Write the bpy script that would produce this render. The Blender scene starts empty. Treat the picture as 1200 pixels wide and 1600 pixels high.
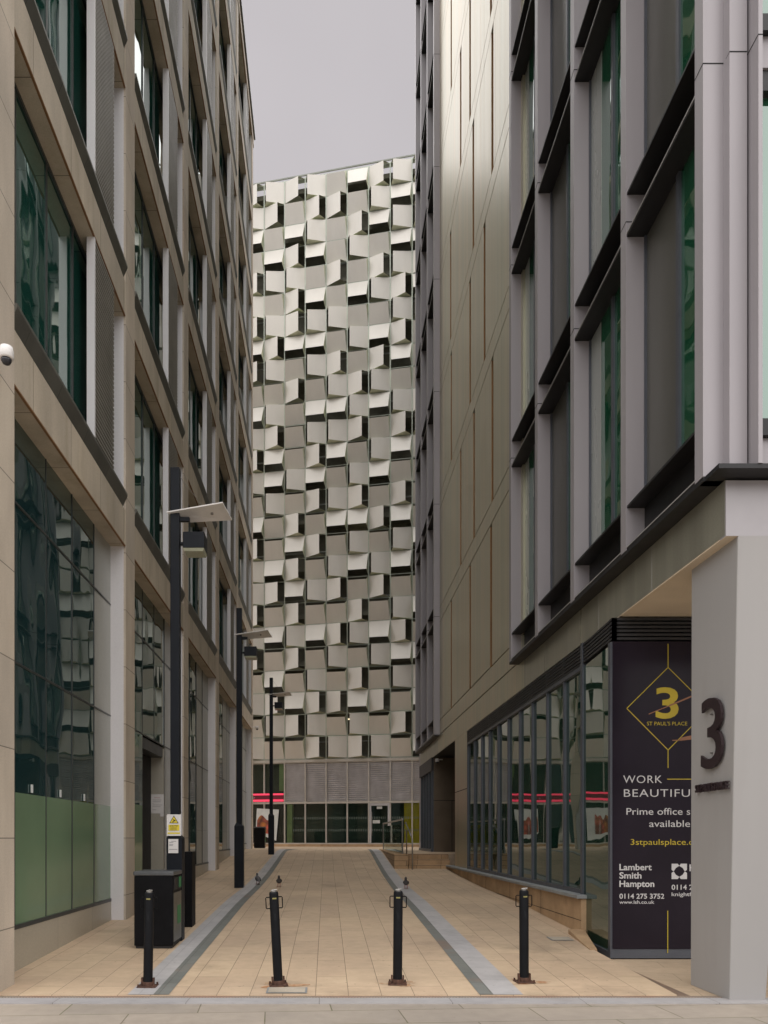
import bpy, math, random
from mathutils import Vector, Matrix
random.seed(7)
S = bpy.context.scene
COL = S.collection
R = math.radians

# ------------------------------------------------------------------ camera, sky, sun, exposure
EYE = 1.62
cd = bpy.data.cameras.new('camera'); cam = bpy.data.objects.new('camera', cd); COL.objects.link(cam)
cam.location = (0, 0, EYE); cam.rotation_euler = (R(90), 0, 0)
cd.sensor_fit = 'VERTICAL'; cd.sensor_height = 36; cd.sensor_width = 27; cd.lens = 27
cd.shift_x = 90/1600; cd.shift_y = 509/1600
cd.clip_start = 0.1; cd.clip_end = 2000
S.camera = cam
SUN_EL, SUN_ROT = 86, 178
w = bpy.data.worlds.new("World"); S.world = w; w.use_nodes = True
nt = w.node_tree; nt.nodes.clear()
sky = nt.nodes.new('ShaderNodeTexSky'); sky.sky_type = 'NISHITA'; sky.sun_disc = False
sky.sun_elevation = R(SUN_EL); sky.sun_rotation = R(SUN_ROT); sky.dust_density = 6; sky.air_density = 1.0; sky.ozone_density = 1.0
hs = nt.nodes.new('ShaderNodeHueSaturation'); hs.inputs['Saturation'].default_value = 0.06
mx = nt.nodes.new('ShaderNodeMix'); mx.data_type = 'RGBA'; mx.inputs[0].default_value = 0.8
mx.inputs[7].default_value = (5.1, 4.78, 4.98, 1)
bg = nt.nodes.new('ShaderNodeBackground'); bg.inputs[1].default_value = 0.033
wo = nt.nodes.new('ShaderNodeOutputWorld')
nt.links.new(sky.outputs[0], hs.inputs['Color']); nt.links.new(hs.outputs[0], mx.inputs[6])
wc = nt.nodes.new('ShaderNodeTexCoord'); wn = nt.nodes.new('ShaderNodeTexNoise'); wn.inputs['Scale'].default_value = 3.0; wn.inputs['Detail'].default_value = 4
wr = nt.nodes.new('ShaderNodeMapRange'); wr.inputs[1].default_value = 0.3; wr.inputs[2].default_value = 0.7; wr.inputs[3].default_value = 0.94; wr.inputs[4].default_value = 1.06
wm = nt.nodes.new('ShaderNodeVectorMath'); wm.operation = 'SCALE'
nt.links.new(wc.outputs['Generated'], wn.inputs['Vector']); nt.links.new(wn.outputs['Fac'], wr.inputs[0]); nt.links.new(mx.outputs[2], wm.inputs[0]); nt.links.new(wr.outputs[0], wm.inputs['Scale'])
nt.links.new(wm.outputs[0], bg.inputs[0]); nt.links.new(bg.outputs[0], wo.inputs[0])
sd = bpy.data.lights.new('sun', 'SUN'); sun = bpy.data.objects.new('sun', sd); COL.objects.link(sun)
sd.energy = 1.5; sd.angle = R(150); sd.color = (1.0, 0.975, 0.95)
az = R(SUN_ROT)
sdir = Vector((math.sin(az)*math.cos(R(SUN_EL)), math.cos(az)*math.cos(R(SUN_EL)), math.sin(R(SUN_EL))))
sun.rotation_euler = (-sdir).to_track_quat('-Z', 'Y').to_euler(); sun.location = (0, -20, 60)
vs = S.view_settings; vs.view_transform = 'Standard'; vs.look = 'None'; vs.exposure = 1.8; vs.gamma = 1
S.cycles.max_bounces = 8; S.cycles.use_denoising = True

# ------------------------------------------------------------------ helpers
class MB:
    def __init__(s): s.v = []; s.f = []; s.m = []
    def vert(s, *p): s.v.append(tuple(p)); return len(s.v)-1
    def poly(s, pts, m=0):
        i = len(s.v); s.v += [tuple(p) for p in pts]; s.f.append(tuple(range(i, i+len(pts)))); s.m.append(m)
    def box(s, x0, x1, y0, y1, z0, z1, m=0):
        if x0 > x1: x0, x1 = x1, x0
        if y0 > y1: y0, y1 = y1, y0
        i = len(s.v)
        s.v += [(x0,y0,z0),(x1,y0,z0),(x1,y1,z0),(x0,y1,z0),(x0,y0,z1),(x1,y0,z1),(x1,y1,z1),(x0,y1,z1)]
        for q in ((0,3,2,1),(4,5,6,7),(0,1,5,4),(1,2,6,5),(2,3,7,6),(3,0,4,7)):
            s.f.append(tuple(i+k for k in q)); s.m.append(m)
        return s
    def hexa(s, b, t, m=0):          # four bottom points, four top points
        i = len(s.v); s.v += [tuple(p) for p in b]+[tuple(p) for p in t]
        for q in ((0,3,2,1),(4,5,6,7),(0,1,5,4),(1,2,6,5),(2,3,7,6),(3,0,4,7)):
            s.f.append(tuple(i+k for k in q)); s.m.append(m)
    def prism(s, prof, fn, a, b, m=0):   # profile of 2D points, fn(p, t) -> 3D
        n = len(prof); i = len(s.v)
        s.v += [fn(p, a) for p in prof]+[fn(p, b) for p in prof]
        s.f.append(tuple(range(i, i+n))[::-1]); s.m.append(m)
        s.f.append(tuple(range(i+n, i+2*n))); s.m.append(m)
        for k in range(n):
            s.f.append((i+k, i+(k+1) % n, i+n+(k+1) % n, i+n+k)); s.m.append(m)
    def tube(s, pts, r, n=10, m=0, cap=True):
        pts = [Vector(p) for p in pts]; rs = r if isinstance(r, (list, tuple)) else [r]*len(pts)
        base = len(s.v); up = Vector((0.13, 0.21, 0.97))
        for k, p in enumerate(pts):
            d = (pts[min(k+1, len(pts)-1)]-pts[max(k-1, 0)]).normalized()
            u = d.cross(up)
            if u.length < 0.1: u = d.cross(Vector((1, 0, 0)))
            u.normalize(); v = d.cross(u)
            for j in range(n):
                a = 2*math.pi*j/n
                s.v.append(tuple(p+(u*math.cos(a)+v*math.sin(a))*rs[k]))
        for k in range(len(pts)-1):
            for j in range(n):
                s.f.append((base+k*n+j, base+k*n+(j+1) % n, base+(k+1)*n+(j+1) % n, base+(k+1)*n+j)); s.m.append(m)
        if cap:
            s.f.append(tuple(base+j for j in range(n))[::-1]); s.m.append(m)
            e = base+(len(pts)-1)*n; s.f.append(tuple(e+j for j in range(n))); s.m.append(m)
    def rings(s, ringlist, m=0):
        n = len(ringlist[0]); base = len(s.v)
        for rg in ringlist: s.v += [tuple(p) for p in rg]
        for k in range(len(ringlist)-1):
            for j in range(n):
                s.f.append((base+k*n+j, base+k*n+(j+1) % n, base+(k+1)*n+(j+1) % n, base+(k+1)*n+j)); s.m.append(m)
        s.f.append(tuple(base+j for j in range(n))[::-1]); s.m.append(m)
        e = base+(len(ringlist)-1)*n; s.f.append(tuple(e+j for j in range(n))); s.m.append(m)
    def build(s, name, mats, parent=None, smooth=False, bevel=0, origin=None, kind=None):
        if not isinstance(mats, (list, tuple)): mats = [mats]
        o0 = Vector((0, 0, 0))
        p = parent
        while p is not None: o0 += p.location; p = p.parent
        off = Vector((0, 0, 0))
        if origin is not None: off = Vector(origin)-o0
        sh = o0+off
        me = bpy.data.meshes.new(name)
        me.from_pydata([(a-sh.x, b-sh.y, c-sh.z) for a, b, c in s.v], [], s.f); me.update()
        for mt in mats: me.materials.append(mt)
        me.polygons.foreach_set('material_index', s.m)
        if smooth: me.polygons.foreach_set('use_smooth', [True]*len(s.f))
        o = bpy.data.objects.new(name, me); COL.objects.link(o)
        if parent is not None: o.parent = parent
        o.location = off
        if bevel:
            b = o.modifiers.new('bevel', 'BEVEL'); b.width = bevel; b.segments = 2; b.limit_method = 'ANGLE'
        if kind: o['kind'] = kind
        return o

def tag(o, label=None, cat=None, group=None, kind=None):
    if label: o['label'] = label
    if cat: o['category'] = cat
    if group: o['group'] = group
    if kind: o['kind'] = kind
    return o
def thing(name, label, cat, loc, group=None):
    o = bpy.data.objects.new(name, None); COL.objects.link(o); o.location = loc
    o.empty_display_size = 0.2
    return tag(o, label, cat, group)
def copy_tree(o, parent=None):
    c = o.copy(); COL.objects.link(c); c.parent = parent
    for ch in list(o.children): copy_tree(ch, c)
    return c

_txt = {}
def text(mb, s, org, ux, uy, h=None, wd=None, depth=0.0, m=0, bold=0.0, spacing=1.0, clipx=None):
    """lettering as mesh: org lower left, ux/uy unit vectors, h = capital height, wd = full width"""
    cu = bpy.data.curves.new('lettering', 'FONT'); cu.body = s; cu.size = 1; cu.offset = bold; cu.space_character = spacing
    cu.resolution_u = 4
    ob = bpy.data.objects.new('lettering', cu); COL.objects.link(ob)
    dg = bpy.context.evaluated_depsgraph_get(); dg.update()
    me = bpy.data.meshes.new_from_object(ob.evaluated_get(dg))
    xs = [v.co.x for v in me.vertices]
    x0, x1 = min(xs), max(xs); cap = 0.73
    sy = h/cap; sx = sy if wd is None else wd/(x1-x0)
    org = Vector(org); ux = Vector(ux); uy = Vector(uy); nz = ux.cross(uy)
    P = [org+ux*((v.co.x-x0)*sx)+uy*(v.co.y*sy) for v in me.vertices]
    base = len(mb.v)
    mb.v += [tuple(p+nz*depth) for p in P]
    for pl in me.polygons: mb.f.append(tuple(base+i for i in pl.vertices)); mb.m.append(m)
    if depth > 0:
        b2 = len(mb.v); mb.v += [tuple(p) for p in P]
        from collections import Counter
        cnt = Counter()
        for pl in me.polygons:
            vs_ = list(pl.vertices)
            for a, b in zip(vs_, vs_[1:]+vs_[:1]): cnt[(a, b)] += 1
        for (a, b) in list(cnt):
            if (b, a) not in cnt:
                mb.f.append((base+a, b2+a, b2+b, base+b)); mb.m.append(m)
    bpy.data.objects.remove(ob); bpy.data.meshes.remove(me); bpy.data.curves.remove(cu)

# ------------------------------------------------------------------ materials
class N:
    def __init__(s, name):
        s.m = bpy.data.materials.new(name); s.m.use_nodes = True; s.t = s.m.node_tree
        s.b = s.t.nodes['Principled BSDF']; s.tc = s.t.nodes.new('ShaderNodeTexCoord'); s.co = s.tc.outputs['Object']
    def n(s, ty, **k):
        x = s.t.nodes.new('ShaderNode'+ty)
        for a, b in k.items(): setattr(x, a, b)
        return x
    def l(s, a, b): s.t.links.new(a, b)
    def math(s, op, a, b=None):
        x = s.n('Math', operation=op)
        for i, q in enumerate((a, b)):
            if q is None: continue
            if isinstance(q, (int, float)): x.inputs[i].default_value = q
            else: s.l(q, x.inputs[i])
        return x.outputs[0]
    def mapped(s, scale=(1, 1, 1), loc=(0, 0, 0), rot=(0, 0, 0)):
        x = s.n('Mapping'); x.inputs['Scale'].default_value = scale; x.inputs['Location'].default_value = loc
        x.inputs['Rotation'].default_value = rot; s.l(s.co, x.inputs['Vector']); return x.outputs[0]
    def noise(s, scale=3, detail=4, stretch=(1, 1, 1), rough=0.55, loc=(0, 0, 0)):
        x = s.n('TexNoise'); x.inputs['Scale'].default_value = scale; x.inputs['Detail'].default_value = detail
        x.inputs['Roughness'].default_value = rough; s.l(s.mapped(stretch, loc), x.inputs['Vector']); return x.outputs['Fac']
    def ramp(s, fac, stops):
        x = s.n('ValToRGB'); e = x.color_ramp.elements
        while len(e) < len(stops): e.new(0.5)
        for i, (p, c) in enumerate(stops):
            e[i].position = p; e[i].color = tuple(c)+(1,) if len(c) == 3 else c
        s.l(fac, x.inputs[0]); return x.outputs[0]
    def mix(s, fac, a, b, blend='MIX'):
        x = s.n('Mix', data_type='RGBA', blend_type=blend)
        for i, q in ((0, fac), (6, a), (7, b)):
            if isinstance(q, (int, float)): x.inputs[i].default_value = q
            elif isinstance(q, tuple): x.inputs[i].default_value = q if len(q) == 4 else q+(1,)
            else: s.l(q, x.inputs[i])
        return x.outputs[2]
    def bump(s, h, strength=0.2, dist=0.02):
        x = s.n('Bump'); x.inputs['Strength'].default_value = strength; x.inputs['Distance'].default_value = dist
        s.l(h, x.inputs['Height']); s.l(x.outputs[0], s.b.inputs['Normal'])

def M(name, col, rough=0.55, metal=0.0, var=0.12, vscale=2.5, stretch=(1, 1, 1), joints=(), bump=0.0, ior=1.45, dirt=None, fine=0.06, rvar=0.08):
    k = N(name); b = k.b
    c1 = tuple(min(1, x*(1+var)) for x in col); c0 = tuple(x*(1-var) for x in col)
    f = k.noise(vscale, 5, stretch)
    c = k.ramp(f, [(0.3, c0), (0.7, c1)])
    if fine:
        g = k.noise(60, 2); c = k.mix(fine*2, c, k.ramp(g, [(0.35, (0.25,)*3), (0.65, (0.75,)*3)]), 'OVERLAY')
    if dirt:                                     # a stain colour in patches with a shape of their own
        d = k.noise(dirt[1], 6, dirt[2], 0.6, (3.1, 1.7, 0.4)); d = k.ramp(d, [(dirt[3], (0, 0, 0)), (min(1, dirt[3]+0.25), (1, 1, 1))])
        c = k.mix(k.math('MULTIPLY', d, dirt[4]), c, dirt[0])
    if joints:
        sp = k.n('SeparateXYZ'); k.l(k.co, sp.inputs[0]); tot = None; idv = None
        for ax, step, wd, off in joints:
            q = k.math('ADD', sp.outputs['XYZ'.index(ax)], off+1000*step)
            fq = k.math('MULTIPLY', k.math('FLOOR', k.math('DIVIDE', q, step)), 0.731); idv = fq if idv is None else k.math('ADD', idv, fq)
            q = k.math('MODULO', q, step); q = k.math('LESS_THAN', q, wd)
            tot = q if tot is None else k.math('MAXIMUM', tot, q)
        wnz = k.n('TexWhiteNoise', noise_dimensions='1D'); k.l(idv, wnz.inputs['W'])
        c = k.mix(0.5, c, k.ramp(wnz.outputs['Value'], [(0, (0.44, 0.44, 0.45)), (1, (0.57, 0.555, 0.54))]), 'OVERLAY')
        c = k.mix(k.math('MULTIPLY', tot, 0.75), c, tuple(x*0.15 for x in col))
    k.l(c, b.inputs['Base Color'])
    rr = k.noise(vscale*2, 4, stretch, 0.6, (5, 2, 1))
    k.l(k.math('ADD', k.math('MULTIPLY', k.math('SUBTRACT', rr, 0.5), rvar*2), rough), b.inputs['Roughness'])
    b.inputs['Metallic'].default_value = metal; b.inputs['IOR'].default_value = ior
    if bump: k.bump(k.noise(25, 4), bump, 0.01)
    return k.m

def glass(name, tint=(0.008, 0.03, 0.026), ior=2.3, wav=0.25, wscale=0.7, rough=0.015, stretch=(1, 1, 0.6)):
    k = N(name); b = k.b
    b.inputs['Base Color'].default_value = tint+(1,); b.inputs['Roughness'].default_value = rough; b.inputs['IOR'].default_value = ior
    b.inputs['Specular Tint'].default_value = (0.86, 1.0, 0.94, 1)
    if wav: k.bump(k.noise(wscale, 1.5, stretch), wav, 0.05)
    return k.m

def clear_glass(name, tint=(0.84, 0.93, 0.87)):
    k = N(name); t = k.t; t.nodes.remove(k.b)
    tr = k.n('BsdfTransparent'); tr.inputs[0].default_value = tint+(1,)
    gl = k.n('BsdfGlossy'); gl.inputs['Roughness'].default_value = 0.02; gl.inputs[0].default_value = (0.9, 1, 0.95, 1)
    fr = k.n('Fresnel'); fr.inputs[0].default_value = 1.6
    ms = k.n('MixShader'); k.l(fr.outputs[0], ms.inputs[0]); k.l(tr.outputs[0], ms.inputs[1]); k.l(gl.outputs[0], ms.inputs[2])
    k.l(ms.outputs[0], t.nodes['Material Output'].inputs[0]); return k.m

def emit(name, col, s):
    k = N(name); k.b.inputs['Base Color'].default_value = col+(1,)
    k.b.inputs['Emission Color'].default_value = col+(1,); k.b.inputs['Emission Strength'].default_value = s; return k.m

def paver(name, a, b_, bw, rh, mortar=0.004, rot=0.0, jcol=(0.17, 0.125, 0.085), stain=(0.16, 0.12, 0.08), off=0.5, moss=None, sta=0.5):
    k = N(name)
    br = k.n('TexBrick'); br.offset = off; br.inputs['Scale'].default_value = 1; br.inputs['Mortar Size'].default_value = mortar
    br.inputs['Mortar Smooth'].default_value = 0.3; br.inputs['Bias'].default_value = 0.0
    br.inputs['Brick Width'].default_value = bw; br.inputs['Row Height'].default_value = rh
    br.inputs['Color1'].default_value = a+(1,); br.inputs['Color2'].default_value = b_+(1,); br.inputs['Mortar'].default_value = jcol+(1,)
    k.l(k.mapped((1, 1, 1), (0.07, 0.11, 0), (0, 0, rot)), br.inputs['Vector'])
    c = br.outputs['Color']
    c = k.mix(0.45, c, k.ramp(k.noise(0.55, 5), [(0.3, (0.42,)*3), (0.7, (0.6,)*3)]), 'OVERLAY')
    c = k.mix(0.35, c, k.ramp(k.noise(7, 5, (1, 1, 1)), [(0.3, (0.4,)*3), (0.7, (0.6,)*3)]), 'OVERLAY')
    d = k.ramp(k.noise(0.8, 8, (1, 1, 1), 0.65, (4, 9, 1)), [(0.56, (0, 0, 0)), (0.75, (1, 1, 1))])
    c = k.mix(k.math('MULTIPLY', d, sta), c, stain)
    sp = k.ramp(k.noise(16, 2, (1, 1, 1), 0.5, (1, 5, 0)), [(0.70, (0, 0, 0)), (0.74, (1, 1, 1))])
    c = k.mix(k.math('MULTIPLY', sp, 0.5), c, stain)
    wet = k.ramp(k.noise(0.33, 6, (1, 1, 1), 0.6, (7, 2, 3)), [(0.42, (0.43, 0.43, 0.44)), (0.62, (0.56, 0.55, 0.54))]); c = k.mix(0.5, c, wet, 'OVERLAY')
    if moss: c = k.mix(k.math('MULTIPLY', br.outputs['Fac'], k.ramp(k.noise(0.9, 3), [(0.45, (0, 0, 0)), (0.6, (1, 1, 1))])), c, moss)
    k.l(c, k.b.inputs['Base Color']); k.b.inputs['Roughness'].default_value = 0.62
    hgt = k.math('SUBTRACT', k.math('MULTIPLY', k.noise(30, 4), 0.25), br.outputs['Fac'])
    k.bump(hgt, 0.35, 0.006)
    return k.m

STONE = (0.52, 0.455, 0.37)
m_stone_pier = M('sandstone_pier', STONE, 0.7, 0, 0.16, 1.6, (1, 1, 0.35), [('Z', 0.955, 0.012, 0.3)], 0.15, dirt=((0.36, 0.235, 0.14), 0.9, (1, 1, 0.3), 0.48, 0.5))
m_stone_band = M('sandstone_band', (0.48, 0.42, 0.33), 0.7, 0, 0.16, 1.6, (1, 1, 0.4), [('Y', 1.31, 0.012, 0.2)], 0.15, dirt=((0.22, 0.175, 0.10), 1.6, (1, 1, 0.22), 0.5, 0.55))
m_rust_edge = M('stained_edge', (0.22, 0.115, 0.05), 0.7)
m_sill = M('sill_metal', (0.115, 0.115, 0.10), 0.45, 0.3, 0.2, 2, (1, 1, 0.4), [('Y', 1.05, 0.008, 0.1)])
m_reveal = M('pale_metal_panel', (0.70, 0.685, 0.695), 0.42, 0.15, 0.06, 1.2, (1, 1, 0.3))
m_reveal_g = M('grey_green_panel', (0.40, 0.41, 0.375), 0.35, 0.3, 0.07, 1.2, (1, 1, 0.3), [('Z', 1.83, 0.008, 0.0)])
m_frame_l = M('window_frame_dark', (0.05, 0.055, 0.055), 0.4, 0.3)
m_louvre = M('louvre_bronze', (0.235, 0.225, 0.195), 0.45, 0.15)
m_plinth_m = M('plinth_panel', (0.42, 0.385, 0.31), 0.32, 0.15, 0.1, 1, (1, 0.4, 1), [('Y', 1.5, 0.006, 0.4)])
m_glass_l = glass('glass_teal', (0.012, 0.06, 0.046), 2.9, 0.2, 0.9)
m_glass_shop = glass('glass_shopfront', (0.013, 0.036, 0.038), 2.9, 0.34, 0.8)
m_glass_r = glass('glass_green', (0.012, 0.07, 0.036), 2.6, 0.25, 0.8)
m_glass_rg = glass('glass_ground_floor', (0.006, 0.03, 0.02), 2.3, 0.20, 0.7)
m_frost = M('frosted_film', (0.15, 0.225, 0.135), 0.13, 0, 0.12, 0.6, (1, 1, 1), fine=0, ior=1.6)
m_dark = M('dark_interior', (0.018, 0.018, 0.018), 0.8)
m_roof = M('roof_felt', (0.12, 0.12, 0.12), 0.9)
m_grey = M('grey_cladding', (0.33, 0.31, 0.325), 0.42, 0.15, 0.07, 1.0, (1, 1, 0.2), fine=0, dirt=((0.24, 0.225, 0.22), 2.0, (1, 1, 0.08), 0.5, 0.3))
m_blade = M('black_cladding', (0.012, 0.012, 0.013), 0.5)
m_edge = M('light_trim', (0.42, 0.41, 0.40), 0.4, 0.3)
m_panelw = M('window_vent_panel', (0.32, 0.34, 0.32), 0.28, 0.2, 0.1, 1, (1, 1, 0.2))
m_panelw2 = M('window_vent_panel_brown', (0.10, 0.098, 0.085), 0.35, 0.3, 0.1, 1, (1, 1, 0.2))
m_mull = M('blue_grey_mullion', (0.085, 0.092, 0.108), 0.4, 0.3, 0.1)
m_vent = M('black_vent', (0.022, 0.022, 0.024), 0.5)
m_soffit = M('cream_soffit', (0.62, 0.52, 0.39), 0.6, 0, 0.05)
m_white = M('white_render', (0.325, 0.315, 0.307), 0.5, 0, 0.035, 0.9, (1, 1, 0.25), fine=0, dirt=((0.22, 0.205, 0.18), 1.5, (1, 1, 0.18), 0.52, 0.3))
m_fascia = M('white_fascia', (0.36, 0.345, 0.355), 0.4, 0.1, 0.04, fine=0, joints=[('X', 2.0, .008, .3)])
m_copper = M('copper_reveal', (0.30, 0.17, 0.08), 0.35, 0.7)
def bronze():
    k = N('bronze_sheet'); b = k.b
    st = k.noise(1.0, 3, (1, 5.0, 0.02), 0.5); f2 = k.noise(1.0, 2, (1, 1.1, 0.05), 0.4, (2, 3, 1))
    c = k.ramp(st, [(0.3, (0.40, 0.385, 0.285)), (0.5, (0.50, 0.47, 0.35)), (0.72, (0.62, 0.53, 0.39))])
    c = k.mix(0.4, c, k.ramp(f2, [(0.35, (0.44, 0.43, 0.32)), (0.65, (0.56, 0.46, 0.34))]))
    sp = k.n('SeparateXYZ'); k.l(k.co, sp.inputs[0])
    q = k.math('LESS_THAN', k.math('MODULO', k.math('ADD', sp.outputs[1], 100), 0.62), 0.008)
    c = k.mix(k.math('MULTIPLY', q, 0.6), c, (0.06, 0.05, 0.035))
    k.l(c, b.inputs['Base Color']); b.inputs['Metallic'].default_value = 0.6
    k.l(k.math('ADD', k.math('MULTIPLY', st, 0.14), 0.28), b.inputs['Roughness'])
    k.bump(k.noise(1.0, 2, (1, 2.4, 0.12)), 0.3, 0.04)
    return k.m
m_bronze = bronze()
m_groove = M('shadow_groove', (0.01, 0.01, 0.01), 0.8)
m_panel = M('anodised_panel', (0.63, 0.605, 0.55), 0.5, 0.15, 0.05, 1.0, (1, 1, 0.3), dirt=((0.50, 0.45, 0.36), 0.5, (1, 1, 0.3), 0.55, 0.35))
m_panel_in = M('panel_return', (0.58, 0.60, 0.45), 0.4, 0.4, 0.15)
m_post = M('pale_green_post', (0.42, 0.46, 0.39), 0.45, 0.3)
m_cpdark = M('car_park_concrete', (0.19, 0.185, 0.145), 0.85, 0, 0.2)
m_slab = M('slab_edge', (0.28, 0.29, 0.26), 0.7)
m_shutter = M('shutter_slat', (0.58, 0.575, 0.59), 0.45, 0.4)
m_cpframe = M('pale_frame', (0.50, 0.47, 0.42), 0.45, 0.3)
m_yellow = M('yellow_wall', (0.66, 0.52, 0.01), 0.6)
m_green = M('green_wall', (0.38, 0.50, 0.25), 0.6)
m_clear = clear_glass('clear_glass')
m_balus = clear_glass('balustrade_glass', (0.86, 0.92, 0.88))
m_whitemark = M('white_marking', (0.6, 0.62, 0.6), 0.6)
m_etch = M('etched_marking', (0.22, 0.27, 0.24), 0.6)
m_black = M('black_paint', (0.005, 0.005, 0.006), 0.5, 0, 0.3, 6, dirt=((0.03, 0.03, 0.028), 5, (1, 1, 1), 0.6, 0.5), ior=1.2)
m_pole = M('pole_paint', (0.008, 0.010, 0.014), 0.45, 0.0, 0.15, ior=1.25)
m_steel = M('stainless', (0.35, 0.34, 0.32), 0.3, 0.9)
m_rust = M('rusty_iron', (0.085, 0.042, 0.028), 0.8, 0.2, 0.45, 18, bump=0.4)
m_lampwhite = M('white_reflector', (0.72, 0.70, 0.68), 0.45)
m_lens = M('lamp_lens', (0.36, 0.37, 0.27), 0.2)
m_sandwall = M('sandstone_block', (0.42, 0.28, 0.16), 0.75, 0, 0.2, 2.2, (1, 1, 1), bump=0.2, dirt=((0.20, 0.12, 0.065), 1.4, (1, 1, 1), 0.5, 0.6))
m_coping = M('grey_coping', (0.24, 0.25, 0.25), 0.6, 0, 0.15, 3)
def blockwork():
    k = N('coursed_sandstone')
    br = k.n('TexBrick'); br.inputs['Scale'].default_value = 1; br.inputs['Mortar Size'].default_value = 0.006; br.inputs['Brick Width'].default_value = 0.75; br.inputs['Row Height'].default_value = 0.16
    br.inputs['Color1'].default_value = (0.44, 0.29, 0.16, 1); br.inputs['Color2'].default_value = (0.34, 0.22, 0.12, 1); br.inputs['Mortar'].default_value = (0.07, 0.05, 0.03, 1)
    sp = k.n('SeparateXYZ'); k.l(k.co, sp.inputs[0]); cb = k.n('CombineXYZ')
    k.l(k.math('ADD', sp.outputs[0], sp.outputs[1]), cb.inputs[0]); k.l(sp.outputs[2], cb.inputs[1]); k.l(cb.outputs[0], br.inputs['Vector'])
    c = k.mix(0.5, br.outputs['Color'], k.ramp(k.noise(4, 5), [(0.3, (0.35,)*3), (0.7, (0.65,)*3)]), 'OVERLAY')
    k.l(c, k.b.inputs['Base Color']); k.b.inputs['Roughness'].default_value = 0.75
    k.bump(k.noise(22, 4), 0.3, 0.01); return k.m
m_block = blockwork()
TAN, TAN2 = (0.53, 0.405, 0.275), (0.475, 0.355, 0.245)
m_path = paver('tan_pavers', TAN, TAN2, 0.9, 0.335, 0.0035, R(90))
m_fore = paver('forecourt_pavers', (0.50, 0.385, 0.265), (0.46, 0.355, 0.245), 1.1, 0.45, 0.003, R(12))
m_street = paver('street_flags', (0.33, 0.285, 0.235), (0.285, 0.25, 0.21), 1.25, 0.52, 0.006, R(-4), (0.14, 0.12, 0.085), (0.18, 0.15, 0.10), moss=(0.11, 0.115, 0.04))
m_bandl = paver('grey_granite', (0.42, 0.405, 0.40), (0.38, 0.37, 0.37), 0.6, 0.6, 0.002, R(90), (0.16, 0.15, 0.15), (0.2, 0.19, 0.18))
m_bandd = paver('dark_granite', (0.15, 0.158, 0.145), (0.175, 0.18, 0.165), 0.5, 0.2, 0.003, R(90), (0.08, 0.08, 0.07), (0.26, 0.13, 0.075), sta=0.8)
m_kerb = paver('pale_kerb', (0.34, 0.33, 0.33), (0.31, 0.30, 0.305), 1.3, 0.5, 0.004, 0, (0.15, 0.14, 0.13), (0.25, 0.22, 0.19))
def grating():
    k = N('channel_grating'); sp = k.n('SeparateXYZ'); k.l(k.co, sp.inputs[0])
    q = k.math('LESS_THAN', k.math('MODULO', k.math('ADD', k.math('ADD', sp.outputs[0], sp.outputs[1]), 100), 0.03), 0.014)
    c = k.mix(q, k.ramp(k.noise(1.3, 3), [(0.4, (0.33, 0.28, 0.22)), (0.6, (0.36, 0.22, 0.15))]), (0.10, 0.08, 0.06))
    k.l(c, k.b.inputs['Base Color']); k.b.inputs['Roughness'].default_value = 0.7; return k.m
m_grate = grating()
m_brickstrip = paver('brick_strip', (0.22, 0.145, 0.10), (0.17, 0.12, 0.09), 0.22, 0.09, 0.004, R(90))

# ------------------------------------------------------------------ ground
PROF = [(7.7, .02), (15.2, .345), (19, .42), (22.5, .56), (31, 1.08), (33.5, 1.12), (200, 1.12)]
def g0(y):
    if y <= PROF[0][0]: return PROF[0][1]
    for (a, ha), (b, hb) in zip(PROF, PROF[1:]):
        if y <= b: return ha+(hb-ha)*(y-a)/(b-a)
    return 1.12
def G(y):
    if y < 8.6: return g0(y)
    return sum(g0(y+d) for d in (-.8, -.4, 0, .4, .8))/5
def PX(px, Y): return (px-510)/1200*Y
def HZ(py, Y): return EYE+(1309-py)/1200*Y

b = MB(); b.poly([(-300, -300, -.06), (300, -300, -.06), (300, 600, -.06), (-300, 600, -.06)]); tag(b.build('ground', M('far_asphalt', (0.06, 0.06, 0.058), 0.9)), kind='structure')
b = MB(); b.poly([(-60, -60, 0), (60, -60, 0), (60, 7.48, 0), (-60, 7.48, 0)]); tag(b.build('street', m_street), kind='structure')
b = MB(); b.box(-60, 60, 7.48, 7.72, -.05, .012); tag(b.build('kerb', m_kerb), kind='structure')
b = MB(); b.box(-3.9, 3.98, 7.72, 7.80, -.05, .014); tag(b.build('drainage_channel', m_grate), kind='structure')
ys = [7.8+0.3*i for i in range(int((46-7.8)/0.3)+1)]
def xr(y): return 3.56 if y < 10.2 else min(3.95, 3.56+(y-10.2)*0.13) if y < 11.5 else 3.95
b = MB()
for y0, y1 in zip(ys, ys[1:]):
    xl = -3.7 if y1 < 35.4 else -40
    xb = (xr(y0), xr(y1)) if y1 < 33.0 else (40, 40)
    b.poly([(xl, y0, G(y0)), (xb[0], y0, G(y0)), (xb[1], y1, G(y1)), (xl, y1, G(y1))])
for y0, y1 in zip(ys, ys[1:]):
    if y1 < 12.2: b.poly([(xr(y0), y0, -.05), (xr(y1), y1, -.05), (xr(y1), y1, G(y1)), (xr(y0), y0, G(y0))])
b.poly([(-3.7, 7.8, -.05), (3.56, 7.8, -.05), (3.56, 7.8, G(7.8)), (-3.7, 7.8, G(7.8))])
tag(b.build('path', m_path), kind='structure')
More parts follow.
